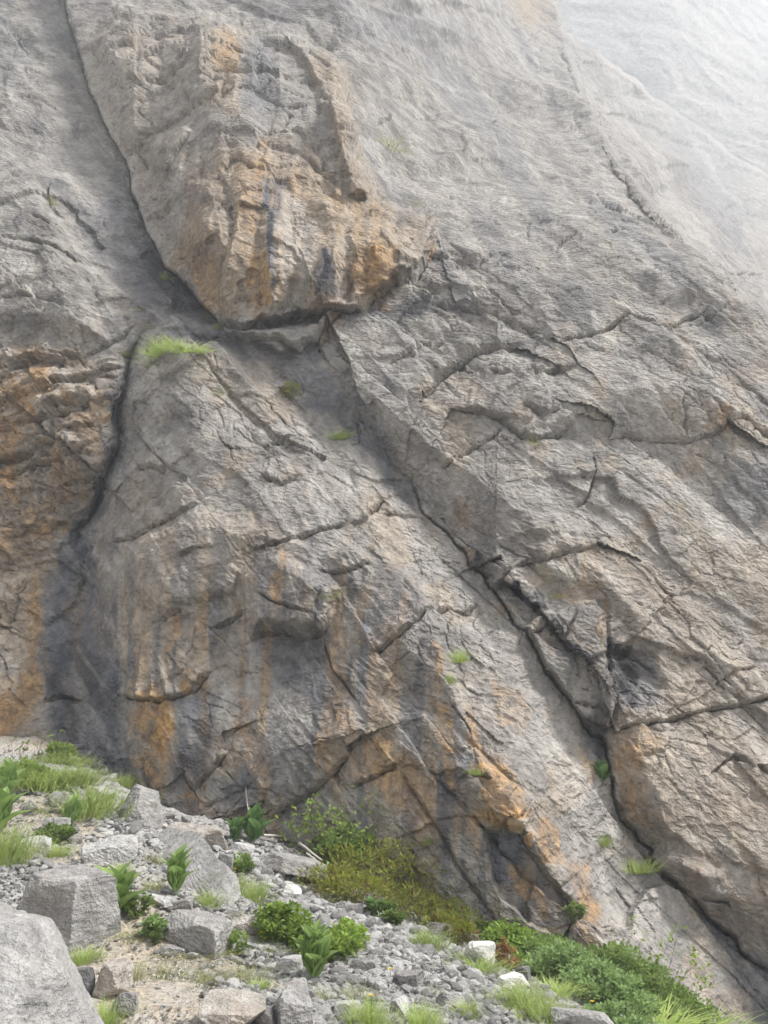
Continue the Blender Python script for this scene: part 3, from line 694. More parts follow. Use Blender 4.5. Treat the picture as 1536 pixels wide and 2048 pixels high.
def wall_at(px, py):
    """point of the finished wall surface seen at a photo position (nearest lattice vertex)"""
    i = int(np.clip(np.searchsorted(PYA, py), 0, NR-1)); j = int(np.clip(np.searchsorted(PXA, px), 0, NC-1))
    win = P[max(i-60, 0):i+60, max(j-60, 0):j+60].reshape(-1, 3)
    rx = win[:, 0]/win[:, 1]; rz = (win[:, 2]-EYE)/win[:, 1]
    tx, tz = ray(px, py)
    k_ = np.argmin((rx-tx)**2+(rz-tz)**2)
    return Vector(win[k_])

# ------------------------------------------------------------------ far face in the mist
def far_face(name, label, pxr, pyr, depth, seed, amp, rough_scale):
    xs = np.linspace(*pxr); ys = np.linspace(*pyr)
    gx, gy = np.meshgrid(xs, ys); tx, tz = ray(gx, gy)
    d = depth(gx, gy)
    u, v = tx*d, tz*d*1.2
    s = rough_scale
    a, b = rot(u, v, -48)
    r = amp*(0.8*fbm(u/(s*9), v/(s*9), 3, seed)+1.0*tri(u/(s*4), v/(s*3.4), seed+50)+0.5*tri(a/(s*1.6), b/(s*1.2), seed+60))
    pts = np.stack([tx*d, d-r*.9, tz*d+EYE+r*.25], -1).reshape(-1, 3)
    nr, nc = gx.shape; ix = np.arange(nr*nc).reshape(nr, nc)
    f = np.stack([ix[:-1, :-1], ix[1:, :-1], ix[1:, 1:], ix[:-1, 1:]], -1).reshape(-1, 4)
    me = mesh_np(name, pts, f)
    z = np.zeros(nr*nc)
    for k_ in ('rust', 'black', 'pale', 'blue', 'dusk'): add_attr(me, k_, z)
    wr = (smooth(1130, 1040, gx)*smooth(120, 40, gy)*0.9).ravel(); add_attr(me, 'warm', wr)
    return tag(link(name, me, M_CLIFF), label, kind='structure')
def d_far(px, py):
    tx, tz = ray(px, py)
    return 122/np.maximum(1-tz*(0.16+0.12*smooth(1300, 1600, px)*smooth(400, 0, py)), 0.40)
far_face('mountain_face', 'pale mountain face almost lost in the mist', (880, 1800, 260), (-12, 760, 200), d_far, 301, 0.75, 3.0)

# ------------------------------------------------------------------ ground: scree slope
GC = [(-300, 2048, 4.4), (0, 2048, 4.5), (300, 2048, 4.8), (768, 2048, 5.1), (1150, 2048, 5.8), (220, 1900, 6.0), (400, 1900, 6.4), (600, 1980, 5.8), (700, 1850, 8.0), (560, 1760, 9.4), (900, 1900, 8.2), (1000, 1965, 7.4), (1220, 2040, 7.2),
      (300, 1700, 9.0), (100, 1660, 9.2), (0, 1550, 10.8), (150, 1492, 13.4), (260, 1560, 13.0), (400, 1640, 12.8), (560, 1668, 12.5), (800, 1770, 11.9), (1000, 1880, 11.2), (1150, 1935, 11.2), (1300, 1992, 11.4), (1450, 2045, 11.6), (1536, 2075, 11.7), (-200, 1480, 14), (-300, 1700, 9)]
def gpt(px, py, d):
    tx, tz = ray(px, py); return (tx*d, d, tz*d+EYE)
gp = np.array([gpt(*g) for g in GC]+[(0, 0.0, 0.0), (0, -6, 0.1), (-5, 0, 1.2), (5, 0, -1.2), (8, 4, -2.4), (-9, 5, 1.6), (-12, -6, 2.2), (12, -6, -2.6), (-22, 8, 3.5), (24, 8, -5.0), (12, 12, -3.4), (-12, 16, 2.6), (0, 17, -1.2), (12, 17, -3.6)])
def tps(r2): return np.where(r2 > 1e-12, 0.5*r2*np.log(r2+1e-12), 0.0)
n_ = len(gp)
A_ = np.zeros((n_+3, n_+3)); r2_ = (gp[:, None, 0]-gp[None, :, 0])**2+(gp[:, None, 1]-gp[None, :, 1])**2
A_[:n_, :n_] = tps(r2_)+np.eye(n_)*0.6
A_[:n_, n_] = 1; A_[:n_, n_+1:] = gp[:, :2]; A_[n_, :n_] = 1; A_[n_+1:, :n_] = gp[:, :2].T
W_ = np.linalg.solve(A_, np.concatenate([gp[:, 2], [0, 0, 0]]))
def ground_z(x, y):
    x = np.asarray(x, float); y = np.asarray(y, float)
    xc = np.clip(x, -24, 26); yc = np.clip(y, -9, 18)
    r = W_[n_]+W_[n_+1]*xc+W_[n_+2]*yc
    for k_ in range(n_): r = r+W_[k_]*tps((xc-gp[k_, 0])**2+(yc-gp[k_, 1])**2)
    r = r-0.22*(x-xc)-0.05*(yc-y)
    r = r+0.10*fbm(x/1.7, y/1.7, 4, 401)+0.035*fbm(x/.35, y/.35, 3, 411)
    return r
gxs = axis(-70, -9, 7.5, 60, 0.055); gys = axis(-60, 2.5, 14.5, 30, 0.055)
ggx, ggy = np.meshgrid(gxs, gys); ggz = ground_z(ggx, ggy)
ggz = ggz+0.018*facets(ggx/.12, ggy/.12, 421, .8, (0, 0), .5)
gpts = np.stack([ggx, ggy, ggz], -1).reshape(-1, 3)
nr, nc = ggx.shape; ix = np.arange(nr*nc).reshape(nr, nc)
gme = mesh_np('scree_slope', gpts, np.stack([ix[:-1, :-1], ix[:-1, 1:], ix[1:, 1:], ix[1:, :-1]], -1).reshape(-1, 4), True)
def ground_hit(px, py):
    tx, tz = ray(px, py)
    t = np.linspace(1.2, 16, 900); z = ground_z(tx*t, t); s = (tz*t+EYE)-z
    k_ = np.argmax(s < 0)
    if s[k_] >= 0: k_ = len(t)-1
    if k_ > 0:
        a = s[k_-1]/(s[k_-1]-s[k_]+1e-9); d = t[k_-1]+a*(t[k_]-t[k_-1])
    else: d = t[0]
    return Vector((tx*d, d, float(ground_z(tx*d, d))))
def ground_material():
    k = NT('scree_ground')
    p = k.coord()
    big = k.noise(p, 0.55, 4); mid = k.noise(p, 3.0, 5, .65); fine = k.noise(p, 22, 5, .7)
    v = k.node('ShaderNodeTexVoronoi', {'Vector': p, 'Scale': 26.0}); v2 = k.node('ShaderNodeTexVoronoi', {'Vector': p, 'Scale': 70.0})
    grey = k.mix(v.outputs['Color'], (0.26, 0.25, 0.235), (0.46, 0.445, 0.42))
    grey = k.mix(k.ramp(fine, .3, .7, 0, .6), grey, (0.33, 0.315, 0.29))
    soil = k.mix(k.ramp(fine, .35, .65), (0.33, 0.265, 0.19), (0.50, 0.425, 0.33))
    s = k.math('MULTIPLY', k.attr('soil'), k.ramp(mid, .35, .6, .3, 1))
    col = k.mix(s, grey, soil)
    col = k.mix(k.ramp(mid, .55, .7, 0, .35), col, (0.13, 0.12, 0.09))
    h = k.math('ADD', k.math('MULTIPLY', v.outputs[0], 1.0), k.math('MULTIPLY', v2.outputs[0], .35))
    return k.done(col, .95, k.bump(h, .8, .03), .15)
M_GROUND = ground_material()
soil = np.zeros(ggx.shape)
gpxx = 768+F*(ggx/np.maximum(np.sqrt(ggx**2+ggy**2), .1)); 
def soil_patch(px, py, r, s):
    c_ = ground_hit(px, py)
    w_ = np.hypot(ggx-c_.x+.3*fbm(ggx/.8, ggy/.8, 3, 431), ggy-c_.y+.3*fbm(ggx/.8+9, ggy/.8, 3, 433))
    np.maximum(soil, s*smooth(r, r*.4, w_), out=soil)
for a_ in [(270, 1890, 1.1, 1), (300, 2000, .9, 1), (370, 1960, .9, .8), (60, 1690, 1.3, .9), (30, 1640, 1.2, .8), (200, 1720, .7, .5), (40, 1480, 1.4, .9), (480, 1950, .7, .5), (560, 2030, .5, .4), (250, 1750, .6, .5)]: soil_patch(*a_)
add_attr(gme, 'soil', soil.ravel())
tag(link('scree_slope', gme, M_GROUND), 'grey stony scree slope falling away along the foot of the cliff', kind='structure')


# ------------------------------------------------------------------ boulders and stones
def rock_material(name, dark, light, stain=(0.30, 0.25, 0.20), stain_amt=0.5, scale=1.0, per_object=0.0):
    k = NT(name); p = k.coord()
    rnd = k.node('ShaderNodeObjectInfo').outputs['Random']
    off = k.node('ShaderNodeCombineXYZ', {0: k.math('MULTIPLY', rnd, 37.0), 1: k.math('MULTIPLY', rnd, 91.0), 2: 0.0}).outputs[0]
    p = k.node('ShaderNodeVectorMath', {0: p, 1: off}, operation='ADD').outputs[0]
    big = k.noise(p, 2.2*scale, 3, .6); mid = k.noise(p, 9*scale, 4, .65); fine = k.noise(p, 55*scale, 2, .7)
    ve = k.node('ShaderNodeTexNoise', {'Vector': k.node('ShaderNodeMapping', {0: p, 2: (.4, .5, 0), 3: (1, 1, 5.0)}).outputs[0], 'Scale': 5*scale, 'Detail': 3}).outputs[0]
    col = k.mix(k.ramp(mid, .34, .66), dark, light)
    col = k.mix(k.ramp(big, .5, .7, 0, stain_amt), col, stain)
    col = k.mix(k.ramp(ve, .62, .72, 0, .35), col, tuple(min(.62, c*1.5) for c in light))
    sh = k.ramp(fine, .3, .7, .78, 1.2)
    if per_object: sh = k.math('MULTIPLY', sh, k.ramp(rnd, 0, 1, 1-per_object, 1+per_object))
    col = k.mix(1.0, col, k.node('ShaderNodeCombineColor', {0: sh, 1: sh, 2: sh}).outputs[0], 'MULTIPLY')
    h = k.math('ADD', k.math('ADD', mid, k.math('MULTIPLY', fine, .3)), k.math('MULTIPLY', ve, .5))
    return k.done(col, .93, k.bump(h, .9, .045/scale), .15)
M_GREY = rock_material('limestone_grey', (0.20, 0.19, 0.18), (0.34, 0.325, 0.305))
M_PALE = rock_material('limestone_pale', (0.33, 0.315, 0.295), (0.47, 0.455, 0.43), (0.40, 0.36, 0.31), .4)
M_SLATE = rock_material('limestone_weathered', (0.22, 0.212, 0.20), (0.37, 0.355, 0.335), (0.27, 0.245, 0.22), .6)
M_WHITE = rock_material('limestone_white', (0.52, 0.50, 0.45), (0.70, 0.68, 0.62), (0.58, 0.53, 0.43), .4)
M_TAN = rock_material('limestone_tan', (0.25, 0.225, 0.195), (0.43, 0.395, 0.35), (0.34, 0.27, 0.21), .6)
M_RUSTY = rock_material('limestone_rusty', (0.25, 0.19, 0.13), (0.40, 0.31, 0.21), (0.36, 0.19, 0.07), .9)
M_BLOCK = rock_material('limestone_brown', (0.15, 0.13, 0.11), (0.28, 0.245, 0.21), (0.24, 0.19, 0.14), .5)
M_DARK = rock_material('limestone_dark', (0.11, 0.11, 0.115), (0.20, 0.195, 0.19))
M_STONE = rock_material('scree_stone', (0.31, 0.30, 0.285), (0.50, 0.485, 0.46), (0.40, 0.36, 0.31), .3, 4.0, .48)

def ico(sub):
    bm = bmesh.new(); bmesh.ops.create_icosphere(bm, subdivisions=sub, radius=1)
    v = np.array([x.co[:] for x in bm.verts]); f = np.array([[y.index for y in x.verts] for x in bm.faces]); bm.free()
    return v/np.linalg.norm(v, axis=1)[:, None], f
ICO = {k_: ico(k_) for k_ in (2, 3, 4, 5, 6)}
def n3(p, s, seed):
    x, y, z = p[:, 0]/s, p[:, 1]/s, p[:, 2]/s
    return (noise2(x+9.1, y+z*.5, seed)+noise2(y+3.3, z+x*.5, seed+1)+noise2(z+7.7, x+y*.5, seed+2))/1.8
def rock_mesh(name, seed, dims, sub=4, cuts=11, planes=None, rough=0.05, soft=True, layers=0.0):
    """angular rock: a polyhedron cut by random planes, roughened"""
    r = np.random.RandomState(seed); d, f = ICO[sub]
    if planes is None:
        n = r.normal(size=(cuts, 3)); n /= np.linalg.norm(n, axis=1)[:, None]; c = r.uniform(.55, .95, cuts)
        n = np.vstack([n, np.eye(3), -np.eye(3)]); c = np.concatenate([c, np.full(6, .95)])
    else:
        n = np.array([q_[0] for q_ in planes], float); n /= np.linalg.norm(n, axis=1)[:, None]; c = np.array([q_[1] for q_ in planes])
    dot = d@n.T
    rad = np.where(dot > 1e-3, c/np.maximum(dot, 1e-3), 9).min(axis=1)
    p = d*np.minimum(rad, 1.35)[:, None]
    if sub >= 4:                                   # nick the corners and edges
        for _k in range(16):
            m_ = r.normal(size=3); m_ /= np.linalg.norm(m_); q_ = p@m_; sup = q_.max(); c_ = sup*r.uniform(.93, .99)
            p = np.where((q_ > c_)[:, None], p*(c_/np.maximum(q_, 1e-6))[:, None], p)
    p = p*np.asarray(dims)
    m = max(dims)
    rg = lambda q_, s_, k_: 1-2*np.abs(n3(q_, s_, k_))
    disp = rough*m*(n3(p, m*.8, seed+10)*1.1+rg(p, m*.35, seed+20)*.5+rg(p, m*.13, seed+30)*.32+n3(p, m*.045, seed+40)*.22)
    if layers:
        zz = p[:, 2]+.3*p[:, 0]+.05*m*n3(p, m*.5, seed+50)
        disp = disp+layers*m*(np.abs(((zz/(m*.16)) % 1)-.5)-.25)
    p = p+d*disp[:, None]
    return mesh_np(name, p, f, soft)
def put_rock(name, label, bbox, mat, seed, depth=0.8, sub=4, cuts=11, planes=None, rough=.05, rz=0.0, sink=.22, tilt=(0, 0), hk=.95, layers=0.0, cat='rock', group=None, soft=False):
    x0, y0, x1, y1 = bbox
    g = ground_hit((x0+x1)/2, y1-(y1-y0)*.06)
    mp = math.hypot(g.x, g.y)*1.03/F
    w = (x1-x0)*mp/2.05; h = (y1-y0)*mp/2.1*hk
    dims = (w, w*depth, h)
    o = link(name, rock_mesh(name, seed, dims, sub, cuts, planes, rough, soft, layers), mat)
    v = Vector((g.x, g.y, 0)).normalized()*(w*depth*.55)
    cx, cy = g.x+v.x, g.y+v.y
    o.location = (cx, cy, g.z+h*(1-2*sink)+.25*(float(ground_z(cx, cy))-g.z))
    o.rotation_euler = (tilt[0], tilt[1], rz)
    return tag(o, label, cat, group)

cube = [((-.28, -.96, .02), .72), ((.86, -.50, .03), .62), ((.02, -.10, 1), .78), ((-.95, .2, .05), .86), ((.3, .95, .1), .8), ((0, 0, -1), .9), ((-.7, -.6, .5), .98), ((.5, .3, .9), .93), ((.9, .45, .2), .86)]
put_rock('boulder', 'upright block-shaped grey boulder with flat top beside the big pale boulder', (50, 1760, 222, 1908), M_GREY, 3, .75, 6, planes=cube, rough=.028, sink=.14, cat='boulder', hk=1.0)
big = [((.30, -.55, .80), .62), ((.85, -.35, .35), .70), ((.2, -1, .12), .80), ((-.2, .1, 1), .62), ((-1, 0, 0), .95), ((.5, .8, .3), .8), ((0, 0, -1), .9), ((.70, .15, .70), .74), ((-.5, -.7, .5), .85)]
put_rock('boulder', 'huge pale weathered boulder cut off by the lower corner of the picture', (-440, 1775, 150, 2190), M_SLATE, 8, .62, 6, planes=big, rough=.030, sink=.22, cat='boulder', hk=.92, tilt=(0, .34))
SL = [((-.1, -.25, 1), .42), ((.1, .2, -1), .5), ((1, .1, .15), .9), ((-1, -.1, .1), .9), ((0, -1, .1), .8), ((.1, 1, 0), .85), ((.7, -.7, .3), .95), ((-.6, .7, .2), .95)]
def long_slab(label, a, b, wid, thick, mat, seed, cat='slab', up=.0, sub=5, roll=0.0):
    """a flat slab lying on the ground between two photo positions"""
    A, B = ground_hit(*a), ground_hit(*b); mid = (A+B)/2; L = (B-A).length/1.75
    mp = math.hypot(mid.x, mid.y)/F
    o = link('slab', rock_mesh('slab', seed, (L, wid*mp/1.6, thick*mp/1.0), sub, planes=SL, rough=.03, layers=.012, soft=False), mat)
    dv = (B-A).normalized(); yaw = math.atan2(dv.y, dv.x); pit = -math.asin(dv.z)
    o.rotation_euler = (Matrix.Rotation(yaw, 3, 'Z')@Matrix.Rotation(pit, 3, 'Y')@Matrix.Rotation(roll, 3, 'X')).to_euler()
    o.location = mid+Vector((0, 0, thick*mp*.18+up))
    return tag(o, label, cat)
long_slab('long pale grey slab sloping down through the scree behind the broad-leaved plant', (322, 1676), (436, 1808), 80, 26, M_SLATE, 21, roll=.35)
put_rock('slab', 'upright pale slab with a ridged edge standing against the foot of the cliff', (240, 1562, 316, 1660), M_SLATE, 22, .9, 5, planes=[((.55, -.6, .6), .55), ((.95, -.1, .2), .7), ((-.6, -.7, .5), .6), ((0, .9, .5), .8), ((-1, .2, .3), .8), ((0, -1, .1), .8), ((0, 0, -1), .9), ((.3, .1, 1), .85)], rough=.05, layers=.015, cat='slab')
long_slab('flat grey slab with shadowed underside beneath the twiggy shrub', (545, 1742), (648, 1768), 60, 26, M_GREY, 23, up=.10)
long_slab('flat grey slab lying in front of the bright green clump', (480, 1885), (572, 1905), 44, 14, M_GREY, 24)
R = [
 ('boulder', 'layered grey and tan boulder with a white vein next to the sandy patch', (312, 1826, 452, 1902), M_SLATE, 31, .7, 5, .05, .02),
 ('boulder', 'crumbly pale boulder just behind the block-shaped boulder', (165, 1662, 268, 1725), M_PALE, 32, .8, 5, .09, .0),
 ('rock', 'pinkish rounded rock beside the huge pale boulder', (178, 1912, 252, 2000), M_TAN, 33, .9, 4, .06, 0),
 ('rock', 'dark grey pointed rock wedged against the huge pale boulder', (148, 1928, 188, 1990), M_DARK, 34, .7, 4, .04, 0),
 ('rock', 'tilted grey rock with grass at its foot below the pinkish rock', (222, 1978, 272, 2036), M_GREY, 35, .6, 4, .04, 0),
 ('boulder', 'tan broken-faced boulder cut off by the bottom edge of the picture', (394, 1990, 524, 2075), M_TAN, 36, .8, 5, .06, .02),
 ('boulder', 'dark ridged boulder with a hollow beside the large broad-leaved plant', (545, 1938, 632, 2070), M_GREY, 37, .9, 5, .07, .01),
 ('rock', 'small blue-grey rock at the bottom edge beside the dark ridged boulder', (512, 2012, 560, 2064), M_DARK, 38, .8, 4, .04, 0),
 ('rock', 'pair-topped pale rock under the plants at the foot of the cliff', (452, 1672, 512, 1712), M_PALE, 39, .7, 4, .07, 0),
 ('boulder', 'low brown outcrop of rock beneath the wall above the long slab', (330, 1640, 462, 1702), M_TAN, 40, .7, 5, .06, .02),
 ('rock', 'flat dark grey rock resting on the brown outcrop', (412, 1652, 452, 1678), M_GREY, 41, .8, 4, .04, 0),
 ('rock', 'bright white stone with a grey cap on the open gravel', (564, 1766, 606, 1798), M_WHITE, 42, .8, 4, .06, 0),
 ('rock', 'grey square-edged rock above the bright green clump', (528, 1793, 570, 1828), M_GREY, 43, .7, 4, .03, 0),
 ('boulder', 'creamy white block among the bushes at the edge of the scree', (926, 1872, 998, 1940), M_WHITE, 44, .8, 5, .025, 0),
 ('rock', 'creamy white rock half buried below the orange-leaved shrub', (998, 1944, 1064, 1984), M_WHITE, 45, .6, 4, .05, 0),
 ('rock', 'grey rounded rock in the gravel nearest the yellow flower', (792, 1936, 858, 1980), M_GREY, 46, .8, 4, .05, 0),
 ('rock', 'dark-faced rock with a white top edge in the lower gravel', (872, 1978, 934, 2024), M_GREY, 47, .8, 4, .05, 0),
 ('rock', 'pale knobbly rock low in the gravel beside a grass tuft', (776, 1988, 820, 2044), M_PALE, 48, .9, 4, .07, 0),
 ('rock', 'long grey rock with a white edge lying before the juniper', (848, 1836, 908, 1884), M_GREY, 49, .6, 4, .05, .02),
 ('rock', 'grey flat-topped rock at the corner of the juniper', (688, 1803, 728, 1832), M_GREY, 50, .8, 4, .04, 0),
 ('rock', 'small grey rock next to the flat-topped rock by the juniper', (664, 1800, 692, 1818), M_GREY, 51, .8, 4, .04, 0),
 ('rock', 'light rock at the tip of the juniper beside the gravel', (634, 1780, 668, 1798), M_PALE, 52, .7, 4, .05, 0),
 ('rock', 'beige broken rock behind the layered boulder', (448, 1820, 518, 1874), M_TAN, 53, .8, 4, .07, 0),
 ('rock', 'pale wedge rock behind the leaves of the large broad-leaved plant', (543, 1908, 604, 1950), M_PALE, 54, .7, 4, .05, 0),
 ('boulder', 'broad light grey rock under the bushes at the lower edge', (1110, 2008, 1240, 2080), M_SLATE, 55, .6, 5, .05, .01),
 ('rock', 'smooth grey rock in the leaves at the foot of the rust-stained slab', (1100, 1892, 1150, 1926), M_GREY, 56, .8, 4, .04, 0),
 ('rock', 'dark grey rock between the orange-leaved shrub and the bushes', (1026, 1926, 1060, 1964), M_DARK, 57, .8, 4, .05, 0),
 ('rock', 'slanted whitish plate of rock among the upper grass tufts', (84, 1628, 140, 1662), M_PALE, 58, .5, 4, .04, 0),
 ('rock', 'grey rock between the two upper clumps of feathery grass', (92, 1574, 132, 1612), M_GREY, 59, .8, 4, .05, 0),
 ('rock', 'cracked flat grey rock on the upper slope by the picture edge', (34, 1598, 82, 1628), M_GREY, 60, .8, 4, .06, 0),
 ('rock', 'dark rounded stone sitting on top of the crumbly boulder', (214, 1644, 244, 1668), M_DARK, 61, .8, 4, .04, 0),
 ('rock', 'white flat rock beside the leaves at the long slab', (296, 1790, 350, 1816), M_PALE, 62, .8, 4, .05, 0),
 ('rock', 'rounded grey rock below the broad-leaved plant at the slab', (348, 1794, 386, 1826), M_GREY, 63, .8, 4, .04, 0),
 ('rock', 'grey plate-like stone on the sandy patch under the layered boulder', (322, 1888, 368, 1914), M_GREY, 64, .8, 4, .04, 0),
 ('rock', 'light grey boulder fragment low in the gravel beside the feathery tuft', (664, 2000, 718, 2042), M_PALE, 65, .8, 4, .06, 0),
 ('rock', 'grey stone in the gravel just above the large broad-leaved plant', (704, 1916, 752, 1946), M_GREY, 66, .8, 4, .05, 0),
 ('rock', 'small dark stone alone on the open gravel', (660, 1824, 680, 1842), M_DARK, 67, .8, 4, .04, 0),
 ('rock', 'grey rock half hidden under the leafy herb below the wall', (436, 1700, 470, 1740), M_GREY, 68, .7, 4, .05, 0),
 ('rock', 'pale grey slab edge at the side of the upper grass', (178, 1566, 232, 1598), M_PALE, 69, .6, 4, .05, .01),
 ('rock', 'whitish pebble-sized rock under the thin yellowish shoots', (36, 1668, 96, 1712), M_PALE, 70, .8, 4, .05, .01),
 ('rock', 'grey rock showing beside the dark green clump of the upper slope', (130, 1660, 160, 1690), M_GREY, 71, .8, 4, .05, .0),
]
for nm, lab, bb, mt, sd, dp, sub, ro, la in R:
    rr = np.random.RandomState(sd)
    cx_ = (bb[0]+bb[2])/2; kx = .90*(bb[2]-bb[0])/2
    bb = (cx_-kx, bb[1]+.12*(bb[3]-bb[1]), cx_+kx, bb[3])
    put_rock(nm, lab, bb, mt, sd, dp, sub+1, 7, None, ro*.7, rr.uniform(-.5, .5), .28, (rr.uniform(-.12, .12), rr.uniform(-.15, .15)), layers=la, cat='boulder' if nm == 'boulder' else 'rock')

# loose stones: the larger ones one by one, the gravel as one mass
VAR = [rock_mesh('stone', 900+i, (1, np.random.RandomState(i).uniform(.6, .95), np.random.RandomState(i+50).uniform(.35, .75)), 2, 8, None, .03, False) for i in range(10)]
for me in VAR: me.materials.append(M_STONE)
def screen(x, y, z):
    yy = y*CP+(z-EYE)*SP; zz = -y*SP+(z-EYE)*CP
    return 768+F*x/yy, 1024-F*zz/yy
rs = np.random.RandomState(77)
GZONES = [[(560, 1740), (760, 1830), (930, 1900), (1100, 1990), (1180, 2048), (640, 2048), (660, 1880), (560, 1800), (500, 1740)],
          [(450, 1690), (560, 1730), (560, 1790), (480, 1760)], [(560, 1930), (700, 1870), (1150, 2048), (420, 2048)], [(230, 1620), (330, 1640), (360, 1700), (200, 1690)], [(0, 1680), (130, 1640), (220, 1700), (60, 1740)], [(400, 1930), (520, 1900), (560, 1990), (400, 2010)]]
def gz(px, py): return any(inside(np.array([px]), np.array([py]), z_)[0] for z_ in GZONES)
n_st = 0; tries = 0; placed = []
while n_st < 240 and tries < 6000:
    tries += 1
    px, py = rs.uniform(0, 1250), rs.uniform(1580, 2070)
    if py < 1490+.42*px: continue
    if not gz(px, py) and rs.rand() > .16: continue
    g = ground_hit(px, py)
    if g.y > 11.5-.1*max(g.x, 0): continue
    mp = g.y/F; r = mp*rs.choice([4.5, 6, 8, 11, 15], p=[.36, .32, .2, .08, .04])*rs.uniform(.85, 1.2)
    if any((g.x-q_[0])**2+(g.y-q_[1])**2 < (r+q_[2])**2*.7 for q_ in placed): continue
    placed.append((g.x, g.y, r))
    o = link('stone', VAR[rs.randint(len(VAR))]); n_st += 1
    o.location = (g.x, g.y, g.z+r*.28); o.scale = (r, r, r); o.rotation_euler = (rs.uniform(-.4, .4), rs.uniform(-.4, .4), rs.uniform(0, 6.28))
    tag(o, 'small angular grey stone lying loose among the gravel of the scree', 'stone', 'loose stones on the scree')

# gravel: one mass of tiny stones
SRC = bpy.data.collections.new('gravel_source')
for i in range(6):
    so = bpy.data.objects.new('pebble', rock_mesh('pebble', 950+i, (1, .8, .55), 2, 7, None, .02, False) if i < 3 else VAR[i]); SRC.objects.link(so)
    if i < 3: so.data.materials.append(M_STONE)
N = 170000
px = rs.uniform(-120, 1500, N); py = 1440+rs.rand(N)**.75*640
keep = py > 1462+.37*px-40
px, py = px[keep], py[keep]
# intersect with the ground by marching along the sight lines
tx, tz = ray(px, py); t = np.full(len(px), 2.5)
done_ = np.zeros(len(px), bool)
gi = lambda x, y: ggz[np.clip(np.searchsorted(gys, y), 0, len(gys)-1), np.clip(np.searchsorted(gxs, x), 0, len(gxs)-1)]
for _ in range(240):
    hit = (tz*t+EYE) < gi(tx*t, t); done_ |= hit
    t = np.where(done_, t, t+.05)
ok = done_ & (t < 14)
X, Y = (tx*t)[ok]+rs.normal(0, .03, ok.sum()), t[ok]+rs.normal(0, .05, ok.sum()); PXk, PYk = px[ok], py[ok]
so_ = soil[np.clip(np.searchsorted(gys, Y), 0, len(gys)-1), np.clip(np.searchsorted(gxs, X), 0, len(gxs)-1)]
zone = np.zeros(len(X), bool)
for z_ in GZONES: zone |= inside(PXk, PYk, z_)
pk = rs.rand(len(X)) < np.where(zone, 1.0, .42)*(1-.75*so_)
X, Y, so_, zone = X[pk], Y[pk], so_[pk], zone[pk]
Z = gi(X, Y)
size = np.clip(rs.gamma(1.6, .0085, len(X))+.006, .006, .08)*np.where(zone, 1.05, .8)*np.where(so_ > .5, .6, 1)
size = size*np.clip(Y/7.5, .6, 1.25)
gm = bpy.data.meshes.new('gravel'); gm.vertices.add(len(X)); gm.vertices.foreach_set('co', np.stack([X, Y, Z+size*.25], -1).astype(np.float32).ravel())
a_ = gm.attributes.new('rot', 'FLOAT_VECTOR', 'POINT'); a_.data.foreach_set('vector', np.stack([rs.uniform(-.5, .5, len(X)), rs.uniform(-.5, .5, len(X)), rs.uniform(0, 6.28, len(X))], -1).astype(np.float32).ravel())
add_attr(gm, 'scl', size)
a_ = gm.attributes.new('pick', 'INT', 'POINT'); a_.data.foreach_set('value', rs.randint(0, 6, len(X)).astype(np.int32))
go = link('gravel', gm); tag(go, 'loose grey limestone gravel covering the slope', 'gravel', kind='stuff')
ng = bpy.data.node_groups.new('gravel_nodes', 'GeometryNodeTree')
ng.interface.new_socket('Geometry', in_out='INPUT', socket_type='NodeSocketGeometry'); ng.interface.new_socket('Geometry', in_out='OUTPUT', socket_type='NodeSocketGeometry')
gin = ng.nodes.new('NodeGroupInput'); gout = ng.nodes.new('NodeGroupOutput')
iop = ng.nodes.new('GeometryNodeInstanceOnPoints'); ci = ng.nodes.new('GeometryNodeCollectionInfo')
ci.inputs['Collection'].default_value = SRC; ci.inputs['Separate Children'].default_value = True; ci.inputs['Reset Children'].default_value = True
def named(typ, nm):
    n = ng.nodes.new('GeometryNodeInputNamedAttribute'); n.data_type = typ; n.inputs['Name'].default_value = nm; return n.outputs['Attribute']
e2r = ng.nodes.new('FunctionNodeEulerToRotation')
ng.links.new(named('FLOAT_VECTOR', 'rot'), e2r.inputs[0])
ng.links.new(gin.outputs[0], iop.inputs['Points']); ng.links.new(ci.outputs[0], iop.inputs['Instance'])
iop.inputs['Pick Instance'].default_value = True
ng.links.new(named('INT', 'pick'), iop.inputs['Instance Index']); ng.links.new(e2r.outputs[0], iop.inputs['Rotation']); ng.links.new(named('FLOAT', 'scl'), iop.inputs['Scale'])
ng.links.new(iop.outputs[0], gout.inputs[0])
md = go.modifiers.new('scatter', 'NODES'); md.node_group = ng
print('GRAVEL', len(X))

# ------------------------------------------------------------------ plants
def leaf_material(name, c1, c2, c3=None, rough=.6):
    k = NT(name); p = k.coord(kind='Object')
    rnd = k.node('ShaderNodeObjectInfo').outputs['Random']
    n = k.noise(p, 9.0, 3, .6); n2 = k.noise(p, 45.0, 2, .6)
    col = k.mix(k.ramp(n2, .3, .7), c1, c2)
    if c3: col = k.mix(k.ramp(n, .5, .66), col, c3)
    sh = k.ramp(rnd, 0, 1, .92, 1.22)
    col = k.mix(1.0, col, k.node('ShaderNodeCombineColor', {0: sh, 1: sh, 2: sh}).outputs[0], 'MULTIPLY')
    k.done(col, rough, None, .3)
    tr = k.node('ShaderNodeBsdfTranslucent', {'Color': col}); mx = k.node('ShaderNodeMixShader', {0: .42, 1: k.b.outputs[0], 2: tr.outputs[0]})
    k.l.new(mx.outputs[0], k.out.inputs['Surface'])
    return k.m
L_BROAD = leaf_material('broad_leaf', (0.18, 0.28, 0.07), (0.30, 0.42, 0.14))
